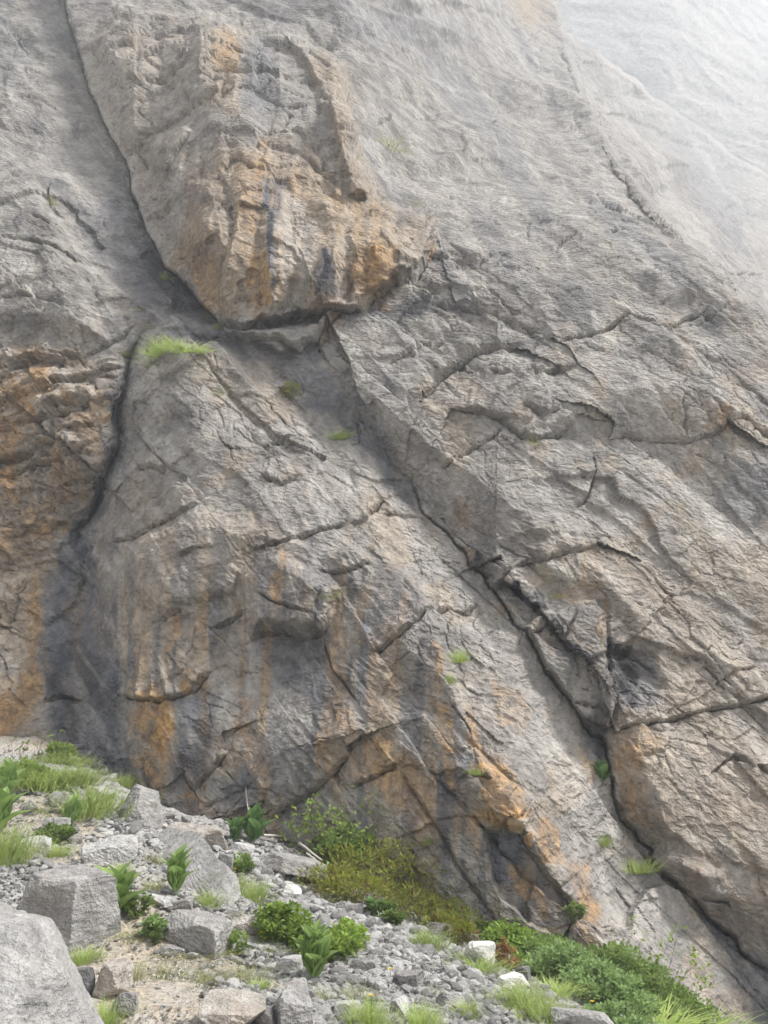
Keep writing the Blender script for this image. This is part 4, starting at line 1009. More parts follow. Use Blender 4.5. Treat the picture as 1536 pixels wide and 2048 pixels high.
L_BROADDK = leaf_material('broad_leaf_dark', (0.085, 0.16, 0.05), (0.15, 0.25, 0.085))
L_GRASS = leaf_material('grass_blade', (0.27, 0.37, 0.09), (0.41, 0.51, 0.16), (0.40, 0.41, 0.17))
L_DRYG = leaf_material('dry_grass', (0.19, 0.22, 0.07), (0.29, 0.31, 0.12), (0.36, 0.30, 0.17))
L_HERB = leaf_material('herb_leaf', (0.20, 0.30, 0.05), (0.35, 0.46, 0.10), (0.13, 0.20, 0.045))
L_BUSH = leaf_material('bush_leaf', (0.15, 0.225, 0.055), (0.28, 0.37, 0.105), (0.085, 0.135, 0.04))
L_BLUEG = leaf_material('bluish_leaf', (0.20, 0.29, 0.10), (0.33, 0.44, 0.17), (0.11, 0.17, 0.06))
L_JUN = leaf_material('juniper_needle', (0.14, 0.17, 0.025), (0.30, 0.32, 0.05), (0.21, 0.135, 0.06))
L_ORANGE = leaf_material('orange_leaf', (0.27, 0.15, 0.06), (0.36, 0.22, 0.09))
def plain(name, c, rough=.8):
    k = NT(name); n = k.noise(k.coord(), 30, 3)
    return k.done(k.mix(k.ramp(n, .3, .7), tuple(x*.75 for x in c), c), rough)
M_TWIG = plain('twig_bark', (0.17, 0.125, 0.095)); M_STICK = plain('bleached_wood', (0.56, 0.52, 0.46)); M_STEM = plain('green_stem', (0.16, 0.24, 0.06))
M_YELLOW = plain('yellow_petal', (0.75, 0.52, 0.015), .5); M_WHITEP = plain('white_petal', (0.75, 0.74, 0.70), .5)

def cross(a, b): return np.array((a[1]*b[2]-a[2]*b[1], a[2]*b[0]-a[0]*b[2], a[0]*b[1]-a[1]*b[0]))
class MB:
    def __init__(s): s.v = []; s.f = []; s.n = 0
    def add(s, v, f):
        s.v.append(np.asarray(v, float)); s.f += [tuple(i+s.n for i in q_) for q_ in f]; s.n += len(v)
    def mesh(s, name, smooth_=False):
        me = bpy.data.meshes.new(name); me.from_pydata(np.vstack(s.v).tolist(), [], s.f)
        if smooth_: me.polygons.foreach_set('use_smooth', [True]*len(me.polygons))
        me.update(); return me
    def tube(s, pts, r0, r1, sides=4):
        pts = [np.asarray(p_, float) for p_ in pts]; n = len(pts); ring = []
        for i, p_ in enumerate(pts):
            d = pts[min(i+1, n-1)]-pts[max(i-1, 0)]; d = d/(np.linalg.norm(d)+1e-9)
            a = cross(d, (0, 0, 1.0) if abs(d[2]) < .9 else (1.0, 0, 0)); a /= np.linalg.norm(a); b = cross(d, a)
            r = r0+(r1-r0)*i/(n-1)
            ring += [p_+r*(math.cos(t_)*a+math.sin(t_)*b) for t_ in np.arange(sides)*2*math.pi/sides]
        f = [(i*sides+k_, i*sides+(k_+1) % sides, (i+1)*sides+(k_+1) % sides, (i+1)*sides+k_) for i in range(n-1) for k_ in range(sides)]
        s.add(ring, f)
    def leaf(s, p, d, L, W, up=(0, 0, 1), fold=.15):
        """small pointed leaf of four triangles"""
        d = np.asarray(d, float); d = d/(np.linalg.norm(d)+1e-9)
        a = cross(d, up); na = np.linalg.norm(a); a = a/na if na > 1e-3 else np.array((1.0, 0, 0)); b = cross(a, d)
        p = np.asarray(p, float)
        s.add([p, p+d*L*.5+a*W*.5+b*fold*W, p+d*L, p+d*L*.5-a*W*.5+b*fold*W], [(0, 1, 2), (0, 2, 3)])
    def blade(s, p, d, L, W, bend, seg=3):
        """curved grass blade"""
        d = np.asarray(d, float); d /= np.linalg.norm(d); h = np.array((d[0], d[1], 0)); h = h/(np.linalg.norm(h)+1e-6)
        a = np.array((-h[1], h[0], 0)); pts = []; p = np.asarray(p, float)
        for i in range(seg+1):
            t_ = i/seg; c = p+d*L*t_+h*bend*L*t_*t_-np.array((0, 0, 1))*bend*L*.45*t_**2; w = W*(1-t_*.92)*.5
            pts += [c-a*w, c+a*w]
        s.add(pts, [(2*i, 2*i+1, 2*i+3, 2*i+2) for i in range(seg)])
def rdir(r, zmin=-.2):
    while True:
        v = r.normal(size=3); v /= np.linalg.norm(v)
        if v[2] > zmin: return v

def tuft_mesh(seed, n, H, Rr, feather=False, W=.006, bend=.35, dry=False):
    r = np.random.RandomState(seed); m = MB()
    for i in range(n):
        q_ = r.normal(size=2)*Rr*.45; out = np.array((q_[0], q_[1]))/max(Rr, .01)
        d = np.array((out[0]*.6+r.normal()*.16, out[1]*.6+r.normal()*.16, 1.0))
        L = H*r.uniform(.5, 1.05)*(1-.25*min(1, np.hypot(*out)))
        m.blade((q_[0], q_[1], -.03), d, L, W*r.uniform(.7, 1.4), bend*r.uniform(.2, 1.2))
        if feather and i % 2 == 0:                              # whorls of fine side shoots
            dn = d/np.linalg.norm(d)
            for k_ in range(7):
                t_ = .25+.1*k_; c = np.array((q_[0], q_[1], -.03))+dn*L*t_
                for j in range(2):
                    e = rdir(r, -.1)*.7+dn*.5
                    m.blade(c, e, L*.22*(1.2-t_), W*.7, .3, 1)
    return m.mesh('blades')
TUFTS = {('feather', i): tuft_mesh(10+i, 300, 1.0, .62, True, .020, .25) for i in range(3)}
TUFTS.update({('grass', i): tuft_mesh(30+i, 320, 1.0, .62, False, .026, .5) for i in range(3)})
TUFTS.update({('dry', i): tuft_mesh(50+i, 150, 1.0, .66, False, .018, .7) for i in range(3)})
def tuft(label, px, py, hpx, wpx, kind, seed, mat=None, wall=False, group='grass tufts on the scree', name='grass_tuft', cat='grass tuft'):
    g = wall_at(px, py) if wall else ground_hit(px, py)
    mp = g.y*1.08/F; h = hpx*mp*1.12; w = wpx*mp/1.0
    src = TUFTS[(kind, seed % 3)]
    me = src.copy(); me.name = 'blades'
    o = link(name, me, mat or (L_GRASS if kind != 'dry' else L_DRYG)); o.location = g; o.scale = (w, w, h); o.rotation_euler = (0.0 if not wall else .25, 0, seed*1.7)
    return tag(o, label, cat, group)

def broad_mesh(seed):
    """one big pleated pointed leaf growing along +X and arching"""
    r = np.random.RandomState(seed); nu, nv = 12, 9; v = []; f = []
    for i in range(nu):
        t_ = i/(nu-1); w = .25*math.sin(math.pi*min(1, (t_*.96+.05))**.72)**.9*(1-.15*t_)
        x = t_*math.cos(.30*t_); z = .22*t_*(1-t_)*1.2-.13*t_**2.4
        for j in range(nv):
            s_ = j/(nv-1)*2-1
            v.append((x, s_*w, z+abs(s_)*w*.55+.010*math.cos(j*math.pi)*(w/.25)))
    for i in range(nu-1):
        for j in range(nv-1): f.append((i*nv+j, i*nv+j+1, (i+1)*nv+j+1, (i+1)*nv+j))
    me = bpy.data.meshes.new('leaf'); me.from_pydata(v, [], f); me.update(); return me
BROAD = [broad_mesh(i) for i in range(2)]
def broad_plant(label, px, py, hpx, n, seed, mat=L_BROAD, wall=False, steep=1.0):
    g = wall_at(px, py) if wall else ground_hit(px, py)
    mp = g.y*1.05/F; H = hpx*mp; r = np.random.RandomState(seed)
    e = bpy.data.objects.new('broad_leaved_plant', None); COL.objects.link(e); e.location = g; e.empty_display_size = .1
    tag(e, label, 'plant', 'broad-leaved plants with pleated leaves')
    m = MB(); m.tube([(0, 0, -.04), (0, 0, H*.25), (.01*H, 0, H*.55)], .035*H, .015*H, 6)
    st = link('stem', m.mesh('stem', True), M_STEM, e)
    key = mat.name
    for i in range(n):
        me = BROAD[i % 2].copy() if False else LEAFS[key][i % 2]
        o = link('leaf', me, None, e)
        lev = i/max(1, n-1); yaw = i*2.4+r.uniform(-.3, .3)
        pitch = -(.86+.52*lev*steep+r.uniform(-.12, .12))
        L = H*(.95-.25*abs(lev-.45))*r.uniform(.85, 1.1)
        o.location = (0, 0, H*.05+lev*H*.30)
        o.rotation_euler = (Matrix.Rotation(yaw, 3, 'Z')@Matrix.Rotation(pitch, 3, 'Y')@Matrix.Rotation(r.uniform(-.3, .3), 3, 'X')).to_euler()
        o.scale = (L, L*1.15, L)
    return e
LEAFS = {}
for mt in (L_BROAD, L_BROADDK):
    LEAFS[mt.name] = []
    for b_ in BROAD:
        c_ = b_.copy(); c_.materials.append(mt); c_.polygons.foreach_set('use_smooth', [False]*len(c_.polygons)); LEAFS[mt.name].append(c_)

def plant_root(name, label, px, py, cat, wall=False, group=None):
    g = wall_at(px, py) if wall else ground_hit(px, py)
    e = bpy.data.objects.new(name, None); COL.objects.link(e); e.location = g; e.empty_display_size = .1
    return tag(e, label, cat, group), g, g.y*1.05/F
def herb(name, label, px, py, wpx, hpx, mat, seed, nleaf=1800, lsize=7.5, cat='bush', wall=False, depth=.8, group=None, stems=26, needle=False, sparse=False):
    """leafy clump: stems from the base, each ending in a little cloud of leaves; uneven outline"""
    e, g, mp = plant_root(name, label, px, py, cat, wall, group)
    r = np.random.RandomState(seed); W, Hh = wpx*mp/2, hpx*mp; m = MB(); tw = MB()
    tips = []
    for i in range(stems):
        a = r.uniform(0, 6.28); q_ = math.sqrt(r.rand()); bx, by = q_*W*math.cos(a), q_*W*depth*math.sin(a)
        gzv = float(ground_z(g.x+bx, g.y+by))-g.z if not wall else 0.0
        top = Hh*(1-.55*q_**2)*r.uniform(.62, 1.08)
        tip = np.array((bx*1.08, by*1.08, gzv*.9+top)); base = np.array((bx*.55, by*.55, gzv*.7-.03))
        mid_ = (tip+base)/2+r.normal(size=3)*W*.06
        tw.tube([base, mid_, tip], .0035+.004*Hh, .002, 3); tips.append((tip, base, gzv))
    per = max(4, nleaf//stems)
    for tip, base, gzv in tips:
        cr = W*r.uniform(.20, .36)
        for k_ in range(per):
            if r.rand() < .62:
                d = rdir(r, -.55); c = tip+d*cr*np.array((1, 1, .62))*r.uniform(.45, 1.0)
            else:
                t_ = r.uniform(.15, 1); c = base+(tip-base)*t_+r.normal(size=3)*cr*.38; d = rdir(r, -.3)
            if c[2] < gzv*.6: c[2] = gzv*.6+.01
            L = lsize*mp*r.uniform(.6, 1.35)
            if needle: m.leaf(c, d*.9+np.array((0, 0, .25)), L*1.0, L*.36, np.array((0, 0, 1))+.8*r.normal(size=3), .0)
            else: m.leaf(c, d*np.array((1, 1, .5))+np.array((0, 0, .15)), L, L*.75, np.array((0, 0, 1))+.55*r.normal(size=3))
    link('foliage', m.mesh('foliage'), mat, e); link('stem', tw.mesh('stem', True), M_TWIG if (needle or sparse) else M_STEM, e)
    return e
def twiggy(name, label, px, py, wpx, hpx, seed, nst=16, leaf=None, nleaf=150, cat='shrub', lsz=8, upright=1.0, lean=0.0, wall=False):
    e, g, mp = plant_root(name, label, px, py, cat, wall)
    r = np.random.RandomState(seed); W, Hh = wpx*mp/2, hpx*mp; tw = MB(); pts = []
    def grow(p, d, L, rad, lev):
        p2 = p+d*L; mid_ = p+d*L*.5+r.normal(size=3)*L*.07
        tw.tube([p, mid_, p2], rad, rad*.55, 3); pts.append(p2); pts.append(mid_)
        if lev > 0:
            for k_ in range(r.randint(2, 4)):
                grow(p+d*L*r.uniform(.35, 1.0), (lambda v_: v_/np.linalg.norm(v_))(d+r.normal(size=3)*.42), L*r.uniform(.4, .65), rad*.55, lev-1)
    for i in range(nst):
        b = np.array((r.uniform(-.7, .7)*W, r.uniform(-.5, .5)*W, -.03))
        d = np.array((r.normal()*.30+b[0]/W*.4+lean, r.normal()*.25, upright)); d /= np.linalg.norm(d)
        grow(b, d, Hh*r.uniform(.45, .8), .0016+.0028*Hh, 2)
    link('twig', tw.mesh('twig', True), M_TWIG, e)
    if leaf:
        m = MB()
        for k_ in range(nleaf):
            p = pts[r.randint(len(pts))]+r.normal(size=3)*.02*Hh; m.leaf(p, rdir(r, -.3), lsz*mp*r.uniform(.6, 1.3), lsz*mp*.6, rdir(r, .1))
        link('foliage', m.mesh('foliage'), leaf, e)
    return e

# broad-leaved plants
broad_plant('broad-leaved plant standing against the long pale slab', 352, 1788, 72, 12, 1)
broad_plant('broad-leaved plant growing at the side of the block-shaped boulder', 232, 1836, 86, 9, 2)
broad_plant('largest broad-leaved plant, above the dark ridged boulder', 628, 1966, 88, 14, 3, steep=1.1)
broad_plant('dark broad-leaved plant at the wall under the tall white stick', 508, 1688, 62, 12, 4, L_BROADDK)
broad_plant('smaller dark broad-leaved plant beside the one under the tall stick', 470, 1684, 44, 9, 5, L_BROADDK)
broad_plant('broad-leaved plant above the creamy white block, touching the juniper', 950, 1856, 62, 9, 6, L_BROADDK)
broad_plant('broad-leaved plant between the creamy white block and the slab foot', 992, 1864, 58, 9, 7, L_BROADDK)
broad_plant('broad-leaved plant at the lowest corner of the picture under the dark crack', 1492, 2052, 74, 10, 8, L_BROADDK)
broad_plant('pale broad-leaved plant at the picture edge among the upper grass', 8, 1602, 66, 9, 9)
broad_plant('broad-leaved plant cut by the picture edge below the upper grass', -6, 1672, 80, 9, 10)
broad_plant('dark broad-leaved plant rooted in the cleft beside the brown block', 1206, 1572, 44, 8, 11, L_BROADDK, wall=True)
broad_plant('thin yellowish broad-leaved shoot beside the whitish plate of rock', 143, 1652, 56, 5, 12, steep=1.3)
broad_plant('small broad-leaved plant in the leaves at the foot of the rusty slab', 1060, 1872, 46, 7, 13, L_BROAD)
broad_plant('low broad-leaved plant under the front of the juniper', 745, 1836, 36, 8, 14, L_BROADDK, steep=.3)

# grass and feathery tufts
T = [('large feathery green tuft on the upper slope at the picture edge', 22, 1572, 70, 100, 'feather'), ('feathery green tuft below the brown twig shrub', 92, 1580, 52, 90, 'feather'),
     ('feathery tuft next to the dark stones under the wall', 150, 1568, 50, 80, 'feather'), ('big feathery green tuft in front of the upright pale slab', 180, 1632, 76, 110, 'feather'),
     ('small feathery tuft on top of the upright pale slab', 248, 1574, 32, 36, 'feather'), ('tall feathery tuft at the picture edge above the huge boulder', 12, 1722, 90, 80, 'feather'),
     ('feathery tuft with a dark base right of the long slab', 456, 1784, 46, 56, 'feather'), ('feathery tuft beside the white stone on open gravel', 508, 1802, 56, 50, 'grass'),
     ('feathery tuft with a yellow flower at the bottom edge', 738, 2056, 64, 60, 'feather'), ('wide feathery tuft below the creamy half-buried rock', 1044, 2018, 52, 76, 'feather'),
     ('loose feathery tuft above the broad light grey rock', 1086, 2046, 44, 80, 'feather'), ('round tuft just behind the block-shaped boulder', 108, 1712, 34, 52, 'grass'),
     ('tuft on the gravel in front of the long white-edged rock', 852, 1898, 42, 52, 'feather'), ('tuft beside the pale knobbly rock', 842, 2060, 56, 52, 'feather'),
     ('thin tuft in the gravel near the dark-faced rock', 936, 2036, 46, 34, 'grass'), ('grassy skirt below the creamy white block', 950, 1944, 30, 84, 'grass'),
     ('tuft under the yellow flowers by the bright green clump', 530, 1906, 30, 50, 'grass'), ('tuft at the foot of the block-shaped boulder', 168, 1924, 34, 50, 'grass'),
     ('dark tuft below the pinkish rock', 214, 2046, 50, 56, 'grass'), ('short tuft between the block boulder and the crumbly boulder', 238, 1748, 28, 34, 'grass'),
     ('tuft at the base of the long slab above the layered boulder', 416, 1812, 40, 40, 'grass'), ('short grass under the layered boulder', 392, 1914, 26, 90, 'dry'),
     ('dry tuft on the sandy patch beside white flowers', 322, 1960, 44, 60, 'dry'), ('dry tuft at the edge of the sandy patch', 264, 1960, 48, 40, 'dry'),
     ('sparse dry tuft in the lower gravel left of the ridged boulder', 420, 1968, 36, 70, 'dry'), ('sparse tuft above the tan broken-faced boulder', 500, 1960, 34, 70, 'dry'),
     ('yellow-green tuft above the tan broken-faced boulder', 518, 1980, 26, 30, 'grass'), ('dry tuft at the end of the long pale slab', 465, 1850, 36, 44, 'dry'),
     ('tuft hiding the foot of the broad-leaved plant at the slab', 306, 1782, 36, 50, 'dry'), ('dark tuft beside the crumbly pale boulder', 310, 1728, 40, 38, 'dry'),
     ('small tuft in front of the dark clump of the upper slope', 64, 1718, 28, 30, 'dry'), ('thin tuft between stones below the large broad-leaved plant', 712, 2000, 40, 44, 'dry'),
     ('tuft at the margin of the bushes above the broad grey rock', 1110, 1990, 30, 60, 'grass'), ('grass at the lowest edge under the bushes', 1300, 2062, 40, 130, 'grass'),
     ('grass patch between the bushes and the dark corner crack', 1400, 2068, 36, 110, 'grass'), ('tall grass at the top edge of the upper slope by the wall', 128, 1530, 32, 70, 'feather'),
     ('grass growing against the dark ridged boulder', 648, 2010, 46, 50, 'dry'), ('tuft among the stones below the creamy rock', 870, 1995, 30, 30, 'dry'), ('dry tuft right on the sandy strip beside the block boulder', 262, 1880, 30, 60, 'dry')]
for i, (lab, x, y, h, w, kd) in enumerate(T): tuft(lab, x, y, h*.82, w, kd, i)
# tufts rooted on the wall
WT = [('long grassy ledge tuft at the head of the central slab', 320, 712, 34, 60, 'grass'), ('grass along the ledge below the tan buttress', 372, 706, 26, 90, 'grass'), ('grass hanging at the end of the ledge beside the gully', 298, 738, 26, 40, 'dry'),
      ('wispy grass clump near the top of the central slab', 441, 790, 24, 26, 'dry'), ('green clump on the slab below the dark cushion shrub', 682, 878, 26, 44, 'grass'), ('pale grass patch high on the misty face', 778, 298, 24, 60, 'dry'),
      ('tiny yellow-green cushion on the pale face under the ledge', 1070, 892, 18, 24, 'dry'), ('grass cushion in the rusty niche of the slab', 664, 1198, 30, 40, 'dry'), ('grass in the groove above the white-edged fissure', 918, 1322, 40, 34, 'grass'),
      ('second grass tuft lower in the same groove', 898, 1366, 30, 18, 'grass'), ('round grass cushion on the polished slab beside the dark crack', 1272, 1748, 40, 62, 'grass'), ('small grass tuft on the polished slab above the round cushion', 1210, 1690, 34, 26, 'grass'),
      ('withered cushion on the pillar with black stains', 1112, 1196, 26, 34, 'dry'), ('little tuft high in the corner beside the buttress', 328, 560, 22, 20, 'grass'), ('tiny tuft where the corner meets the ledge', 440, 660, 16, 20, 'grass'),
      ('grass in the crack on the grey wall', 108, 412, 40, 22, 'dry'), ('grass wisp on the shoulder right of the buttress', 830, 412, 16, 24, 'dry'), ('tuft on the brow above the rusty roof', 952, 1552, 16, 30, 'grass'), ('small green tuft at the rust-stained base beside the juniper', 855, 1688, 22, 16, 'grass'),
      ('tuft beside the yellow flowers on the grey wall', 300, 658, 18, 26, 'dry'), ('dry wisps in the gully mouth', 246, 712, 34, 16, 'dry')]
for i, (lab, x, y, h, w, kd) in enumerate(WT): tuft(lab, x, y, h*.8, w*.9, kd, i+3, wall=True, group='grass tufts on the cliff')
herb('cushion_shrub', 'dense dark green cushion shrub on the slab below the ledge', 582, 800, 52, 28, L_JUN, 501, 500, 7, 'shrub', True, .8, needle=True, stems=16)
herb('cushion_shrub', 'dark dry cushion shrub in the cleft under the broad-leaved plant', 1236, 1632, 40, 44, L_JUN, 502, 420, 7, 'shrub', True, .8, needle=True, stems=14)
herb('moss_cushion', 'dark moss patch in the rusty niche at the foot of the slab', 1150, 1838, 34, 26, L_BUSH, 503, 400, 5, 'moss', True, .5, stems=14)

# bushes and herbs
B = [('leafy_herb', 'bright yellow-green leafy clump in the middle of the scree', 560, 1884, 100, 70, L_HERB, 2200, 9, 'plant'), ('leafy_herb', 'bright green leafy clump just behind the largest broad-leaved plant', 655, 1918, 110, 66, L_HERB, 2200, 9, 'plant'),
     ('leafy_herb', 'small yellow-green leafy clump at the end of the bright clumps', 698, 1900, 56, 60, L_HERB, 900, 9, 'plant'),
     ('bush', 'rounded mid-green bush below the twiggy shrub', 700, 1752, 130, 96, L_BUSH, 2600, 10, 'bush'), ('leafy_herb', 'bluish-green herb at the end of the flat grey slab', 655, 1778, 50, 46, L_BLUEG, 700, 10, 'plant'),
     ('bush', 'bright green bush beside the creamy white block', 1052, 1908, 110, 60, L_HERB, 2400, 9, 'bush'), ('bush', 'darker green bush behind the orange-leaved shrub', 1090, 1944, 80, 60, L_BUSH, 1600, 9, 'bush'),
     ('bush', 'broad light green bush along the edge of the gravel', 1150, 1988, 130, 84, L_BLUEG, 3200, 9, 'bush'), ('bush', 'light green bush in the hollow under the leaning sapling', 1226, 2022, 110, 80, L_BLUEG, 2600, 9, 'bush'),
     ('bush', 'tall dark olive bush against the slab behind the light bushes', 1272, 1990, 120, 92, L_BUSH, 3000, 8, 'bush'), ('bush', 'low dark green bush trailing towards the corner crack', 1350, 2040, 120, 48, L_BUSH, 2000, 9, 'bush'),
     ('leafy_herb', 'small dark leafy herb beside the layered boulder', 452, 1902, 60, 56, L_BUSH, 900, 8, 'plant'), ('leafy_herb', 'small leafy herb in the gravel below the pale rocks of the wall foot', 482, 1742, 40, 34, L_BUSH, 500, 8, 'plant'),
     ('leafy_herb', 'dark leafy clump under the whitish plate of rock', 110, 1682, 60, 34, L_BUSH, 800, 8, 'plant'), ('leafy_herb', 'bright green herb close to the wall at the top of the slope', 118, 1520, 60, 34, L_HERB, 800, 8, 'plant'),
     ('leafy_herb', 'bright green leaves poking up over the white block bushes', 1062, 1946, 40, 40, L_HERB, 500, 8, 'plant'), ('leafy_herb', 'grey-green herb next to the broad-leaved plant by the block boulder', 272, 1828, 56, 40, L_BUSH, 700, 7, 'plant'),
     ('leafy_herb', 'grey-green leaves at the foot of the layered boulder', 308, 1880, 34, 48, L_BLUEG, 300, 12, 'plant'), ('leafy_herb', 'green leaves at the rim of the juniper near the gravel', 770, 1846, 60, 44, L_BUSH, 800, 8, 'plant')]
B += [('bush', 'low bright bush filling the gap below the last juniper', 1000, 1896, 80, 44, L_HERB, 1300, 8, 'bush'), ('bush', 'mid-green bush in the strip between slab and gravel', 1125, 1946, 90, 60, L_BUSH, 1700, 8, 'bush'), ('bush', 'tangled green bush under the pale slab beside the sapling', 1312, 2018, 110, 64, L_BUSH, 2000, 8, 'bush'),
      ('leafy_herb', 'leafy growth along the bottom edge before the corner plant', 1425, 2056, 110, 44, L_HERB, 1400, 8, 'plant'), ('leafy_herb', 'pale low growth at the bottom edge under the light bushes', 1250, 2060, 90, 40, L_BLUEG, 1100, 8, 'plant'), ('leafy_herb', 'small bright herb on the upper slope beside the large feathery tuft', 60, 1560, 70, 40, L_HERB, 900, 7, 'plant')]
for i, (nm, lab, x, y, w, h, mt, n, ls, ct) in enumerate(B): herb(nm, lab, x, y, w*(1.15 if y > 1930 or x > 900 else .95), h*.74, mt, 600+i, int(n*1.5), ls*.8, ct, stems=max(16, n//60))
J = [('sprawling juniper mound at the front beside the grey rocks', 700, 1806, 150, 66), ('main olive juniper mound under the dark rock hole', 780, 1790, 190, 104), ('brownish juniper mound against the slab', 870, 1800, 190, 100), ('juniper branch reaching out over the broad-leaved plants', 945, 1826, 130, 76), ('low brown-tipped juniper mound above the white-edged rock', 860, 1846, 150, 56), ('thin juniper fringe beside the creamy white block', 908, 1888, 80, 56)]
for i, (lab, x, y, w, h) in enumerate(J): herb('juniper', lab, x, y, w*1.05, h*.74, L_JUN, 700+i, 2600, 8, 'juniper', False, .6, 'junipers at the foot of the slab', 44, True)
herb('orange_shrub', 'small shrub with orange-brown leaves beside the creamy white block', 1010, 1944, 38, 44, L_ORANGE, 720, 300, 8, 'shrub', stems=16, sparse=True)
twiggy('twiggy_shrub', 'tall twiggy shrub with sparse leaves in front of the blue-grey hollow', 668, 1742, 120, 128, 801, 26, L_HERB, 420, lsz=9)
twiggy('twiggy_shrub', 'bare brown twiggy shrub at the top of the slope by the wall', 74, 1540, 120, 70, 802, 22, L_BUSH, 60)
twiggy('sapling', 'thin leaning sapling with few leaves in front of the pale slab', 1318, 2010, 130, 128, 803, 7, L_HERB, 130, 'sapling', 9, .8, .5)
twiggy('sapling', 'upright leafy shoot above the dark olive bush', 1246, 1960, 26, 84, 804, 4, L_BUSH, 160, 'sapling', 8, 1.6)
twiggy('twiggy_shrub', 'tangle of bare branches showing through the juniper', 880, 1800, 150, 60, 805, 14, None, 0, 'shrub', 8, .35, -.6)

# bleached sticks
def stick(label, a, b, rad, lift=.02, wall_b=False, bend=0.0):
    A = ground_hit(*a); B_ = wall_at(*b) if wall_b else ground_hit(*b)
    A = np.array(A)+np.array((0, 0, lift)); B_ = np.array(B_)+np.array((0, -.05 if wall_b else 0, lift))
    m = MB(); r = np.random.RandomState(int(a[0])); pts = []
    for i in range(8):
        t_ = i/7; pts.append(A+(B_-A)*t_+np.array((0, 0, bend*math.sin(math.pi*t_)))+r.normal(size=3)*.006)
    m.tube(pts, rad, rad*.6, 5)
    tag(link('stick', m.mesh('stick', True), M_STICK), label, 'stick', 'bleached sticks at the wall foot')
stick('tall thin bleached stick leaning on the wall above dark leaves', (502, 1668), (493, 1576), .012, 0, True)
stick('short bleached stick beside the tall leaning one', (538, 1662), (521, 1629), .012, 0, True)
stick('long bleached stick lying across in front of the rusty streak', (525, 1690), (622, 1698), .018, .12)
stick('pair-like bleached branch lying on the flat grey slab', (596, 1724), (644, 1762), .018, .22)
stick('second bleached branch lying close along the flat grey slab', (612, 1742), (642, 1766), .014, .20)
stick('short white stick on the gravel beside the flat grey slab', (518, 1740), (540, 1738), .014, .05)

# flowers
def flower(label, px, py, rpx, mat, hpx=14, wall=False):
    e, g, mp = plant_root('flower', label, px, py+hpx, 'flower', wall, 'yellow flowers' if mat is M_YELLOW else 'white flowers')
    h = hpx*mp; m = MB(); m.tube([(0, 0, -.01), (.004, 0, h*.5), (0, 0, h)], .003, .002, 3); link('stem', m.mesh('stem'), M_STEM, e)
    m = MB(); r = rpx*mp
    for k_ in range(6):
        a = k_*math.pi/3; m.leaf((0, 0, h), (math.cos(a), math.sin(a)*.9, .55), r, r*.8, (0, 0, 1), .1)
    link('petal', m.mesh('petal'), mat, e)
FL = [('yellow flower standing over the flat grey slab', 524, 1876, 6, 26), ('lower of the two yellow flowers over the flat grey slab', 528, 1884, 5, 18), ('yellow flower on the gravel beside the grey rounded rock', 780, 1944, 6, 12), ('yellow flower on the feathery tuft at the bottom edge', 742, 2008, 6, 40), ('yellow flower in the bushes above the lower edge', 1281, 2000, 7, 22),
      ('yellow flower at the bottom edge near the corner crack', 1447, 2036, 7, 16), ('yellow flower at the bottom edge below the bushes', 1314, 2040, 5, 14), ('small yellow flower at the margin of the light bushes', 1186, 2010, 5, 14), ('tiny yellow flower at the top of the slope by the picture edge', 16, 1494, 4, 10), ('tiny yellow flower above the stacked pale rocks', 470, 1742, 4, 12)]
for lab, x, y, rp, hp in FL: flower(lab, x, y, rp, M_YELLOW, hp)
for lab, x, y in [('yellow flower on the grey wall over the ledge', 278, 618), ('second yellow flower on the grey wall over the ledge', 270, 616), ('yellow flower in the corner beside the buttress', 330, 545), ('yellow flower in the rusty groove of the slab', 940, 1532), ('yellow flower lower in the rusty groove', 956, 1532)]: flower(lab, x, y, 4, M_YELLOW, 6, True)
r_ = np.random.RandomState(9)
m = MB()
for k_ in range(70):
    g = ground_hit(r_.normal(335, 26), r_.normal(1948, 16)); mp = g.y/F
    for j in range(5):
        a = j*1.257; m.leaf((g.x, g.y, g.z+.03+.02*r_.rand()), (math.cos(a), math.sin(a), .5), 2.4*mp, 2.2*mp)
tag(link('white_blossom', m.mesh('white_blossom'), M_WHITEP), 'scatter of tiny white blossoms on the sandy patch', 'flowers', kind='stuff')

# blocks caught in the broken rock
def wall_block(px, py, w, h, seed, parent, mat, d=.8, sink=.35):
    g = wall_at(px, py); mp = g.length/F
    o = link('block', rock_mesh('block', seed, (w*mp/1.8, w*mp/1.8*d, h*mp/1.8), 4, 9, None, .05), mat, CLIFF[parent])
    o.location = (g.x, g.y+w*mp*sink*.5-.02, g.z); r = np.random.RandomState(seed); o.rotation_euler = (r.uniform(-.4, .4), r.uniform(-.5, .5), r.uniform(0, 3))
for i, (x, y, w, h) in enumerate([(208, 775, 40, 60), (212, 800, 22, 22), (190, 818, 30, 30), (150, 818, 26, 24), (205, 835, 26, 26), (100, 1040, 26, 24), (118, 1030, 24, 20), (85, 1055, 22, 22)]):
    wall_block(x, y, w, h, 1100+i, 'broken_overhang', M_RUSTY if i % 3 else M_BLOCK, sink=.6)
for i, (x, y, w, h) in enumerate([(1498, 1524, 50, 30), (1440, 1505, 40, 28)]): wall_block(x, y, w, h, 1130+i, 'cliff_block', M_BLOCK, sink=.6)
wall_block(1036, 1650, 36, 30, 1140, 'cliff_slab', M_RUSTY, sink=.3)
wall_block(1056, 1676, 18, 24, 1141, 'cliff_slab', M_RUSTY, sink=.3)
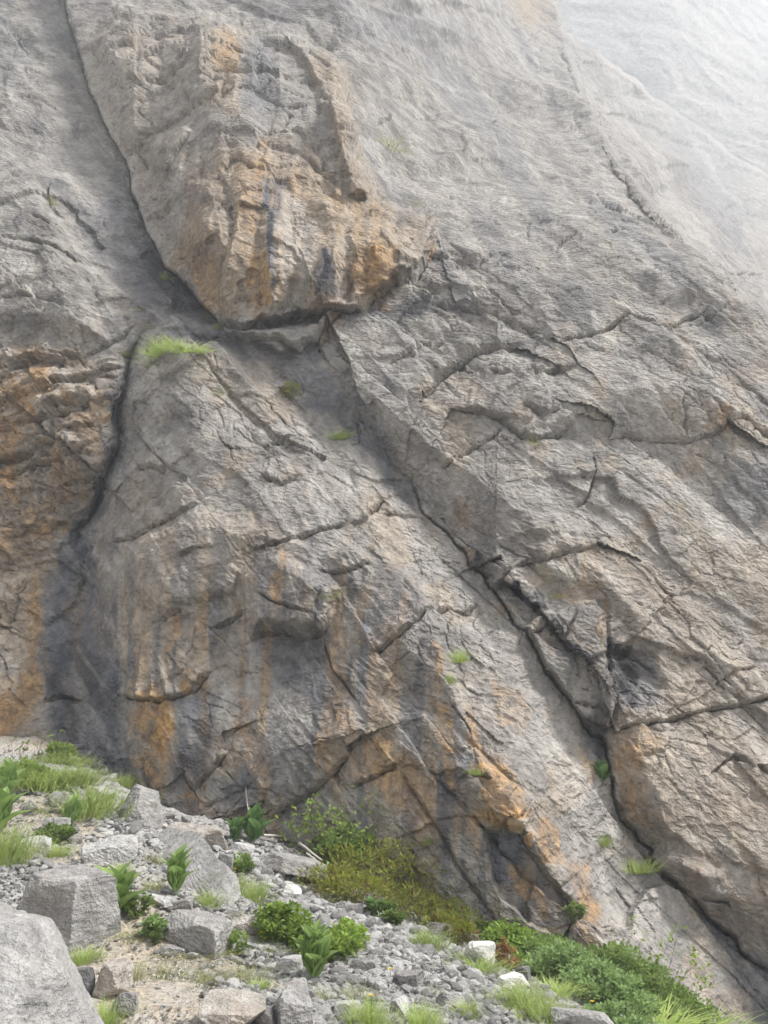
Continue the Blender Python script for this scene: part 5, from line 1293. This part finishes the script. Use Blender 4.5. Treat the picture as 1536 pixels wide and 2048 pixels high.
wall_block(950, 1568, 44, 26, 1142, 'cliff_slab', M_BLOCK, sink=.6)
DS = [(150, 1498, 20), (162, 1506, 18), (174, 1512, 22), (186, 1518, 18), (196, 1532, 16), (204, 1544, 14), (140, 1506, 14), (356, 1644, 16), (372, 1640, 14), (338, 1632, 18)]
for i, (x, y, w) in enumerate(DS):
    put_rock('stone', 'dark angular stone in the little heap against the foot of the wall', (x-w*.7, y-w*.6, x+w*.7, y+w*.6), M_DARK if i < 7 else M_GREY, 1160+i, .8, 3, 8, None, .03, i*.7, .2, cat='stone', group='dark stones heaped at the wall foot', soft=False) if i < 7 else put_rock('stone', ['grey stone at the wall above the brown outcrop', 'light stone beside the wall above the brown outcrop', 'grey stone at the end of the upright slab by the wall'][i-7], (x-w*.7, y-w*.6, x+w*.7, y+w*.6), M_GREY, 1160+i, .8, 3, 8, None, .03, i*.7, .2, cat='stone', soft=False)

# ------------------------------------------------------------------ haze
hz = NT('haze_air')
hz.n.remove(hz.b)
pv_ = hz.node('ShaderNodeVolumePrincipled', {'Color': (0.86, 0.90, 0.95), 'Density': HAZE_DENSITY, 'Anisotropy': 0.12})
hz.l.new(pv_.outputs[0], hz.out.inputs['Volume'])
bm = bmesh.new(); bmesh.ops.create_cube(bm, size=1.0)
hme = bpy.data.meshes.new('haze'); bm.to_mesh(hme); bm.free()
allz = [v for o in bpy.data.objects if o.type == 'MESH' for v in (min(c[2] for c in o.bound_box), max(c[2] for c in o.bound_box))]
ally = [v for o in bpy.data.objects if o.type == 'MESH' for v in (min(c[1] for c in o.bound_box), max(c[1] for c in o.bound_box))]
allx = [v for o in bpy.data.objects if o.type == 'MESH' for v in (min(c[0] for c in o.bound_box), max(c[0] for c in o.bound_box))]
lo = Vector((min(allx)-5, min(ally)-5, min(allz)-1)); hi = Vector((max(allx)+5, max(ally)+5, max(allz)+3))
print('HAZE', lo, hi)
ho = link('haze', hme, hz.m); ho.location = (lo+hi)/2; ho.scale = hi-lo
tag(ho, 'pale mist thickening with distance up the cliff', kind='stuff')
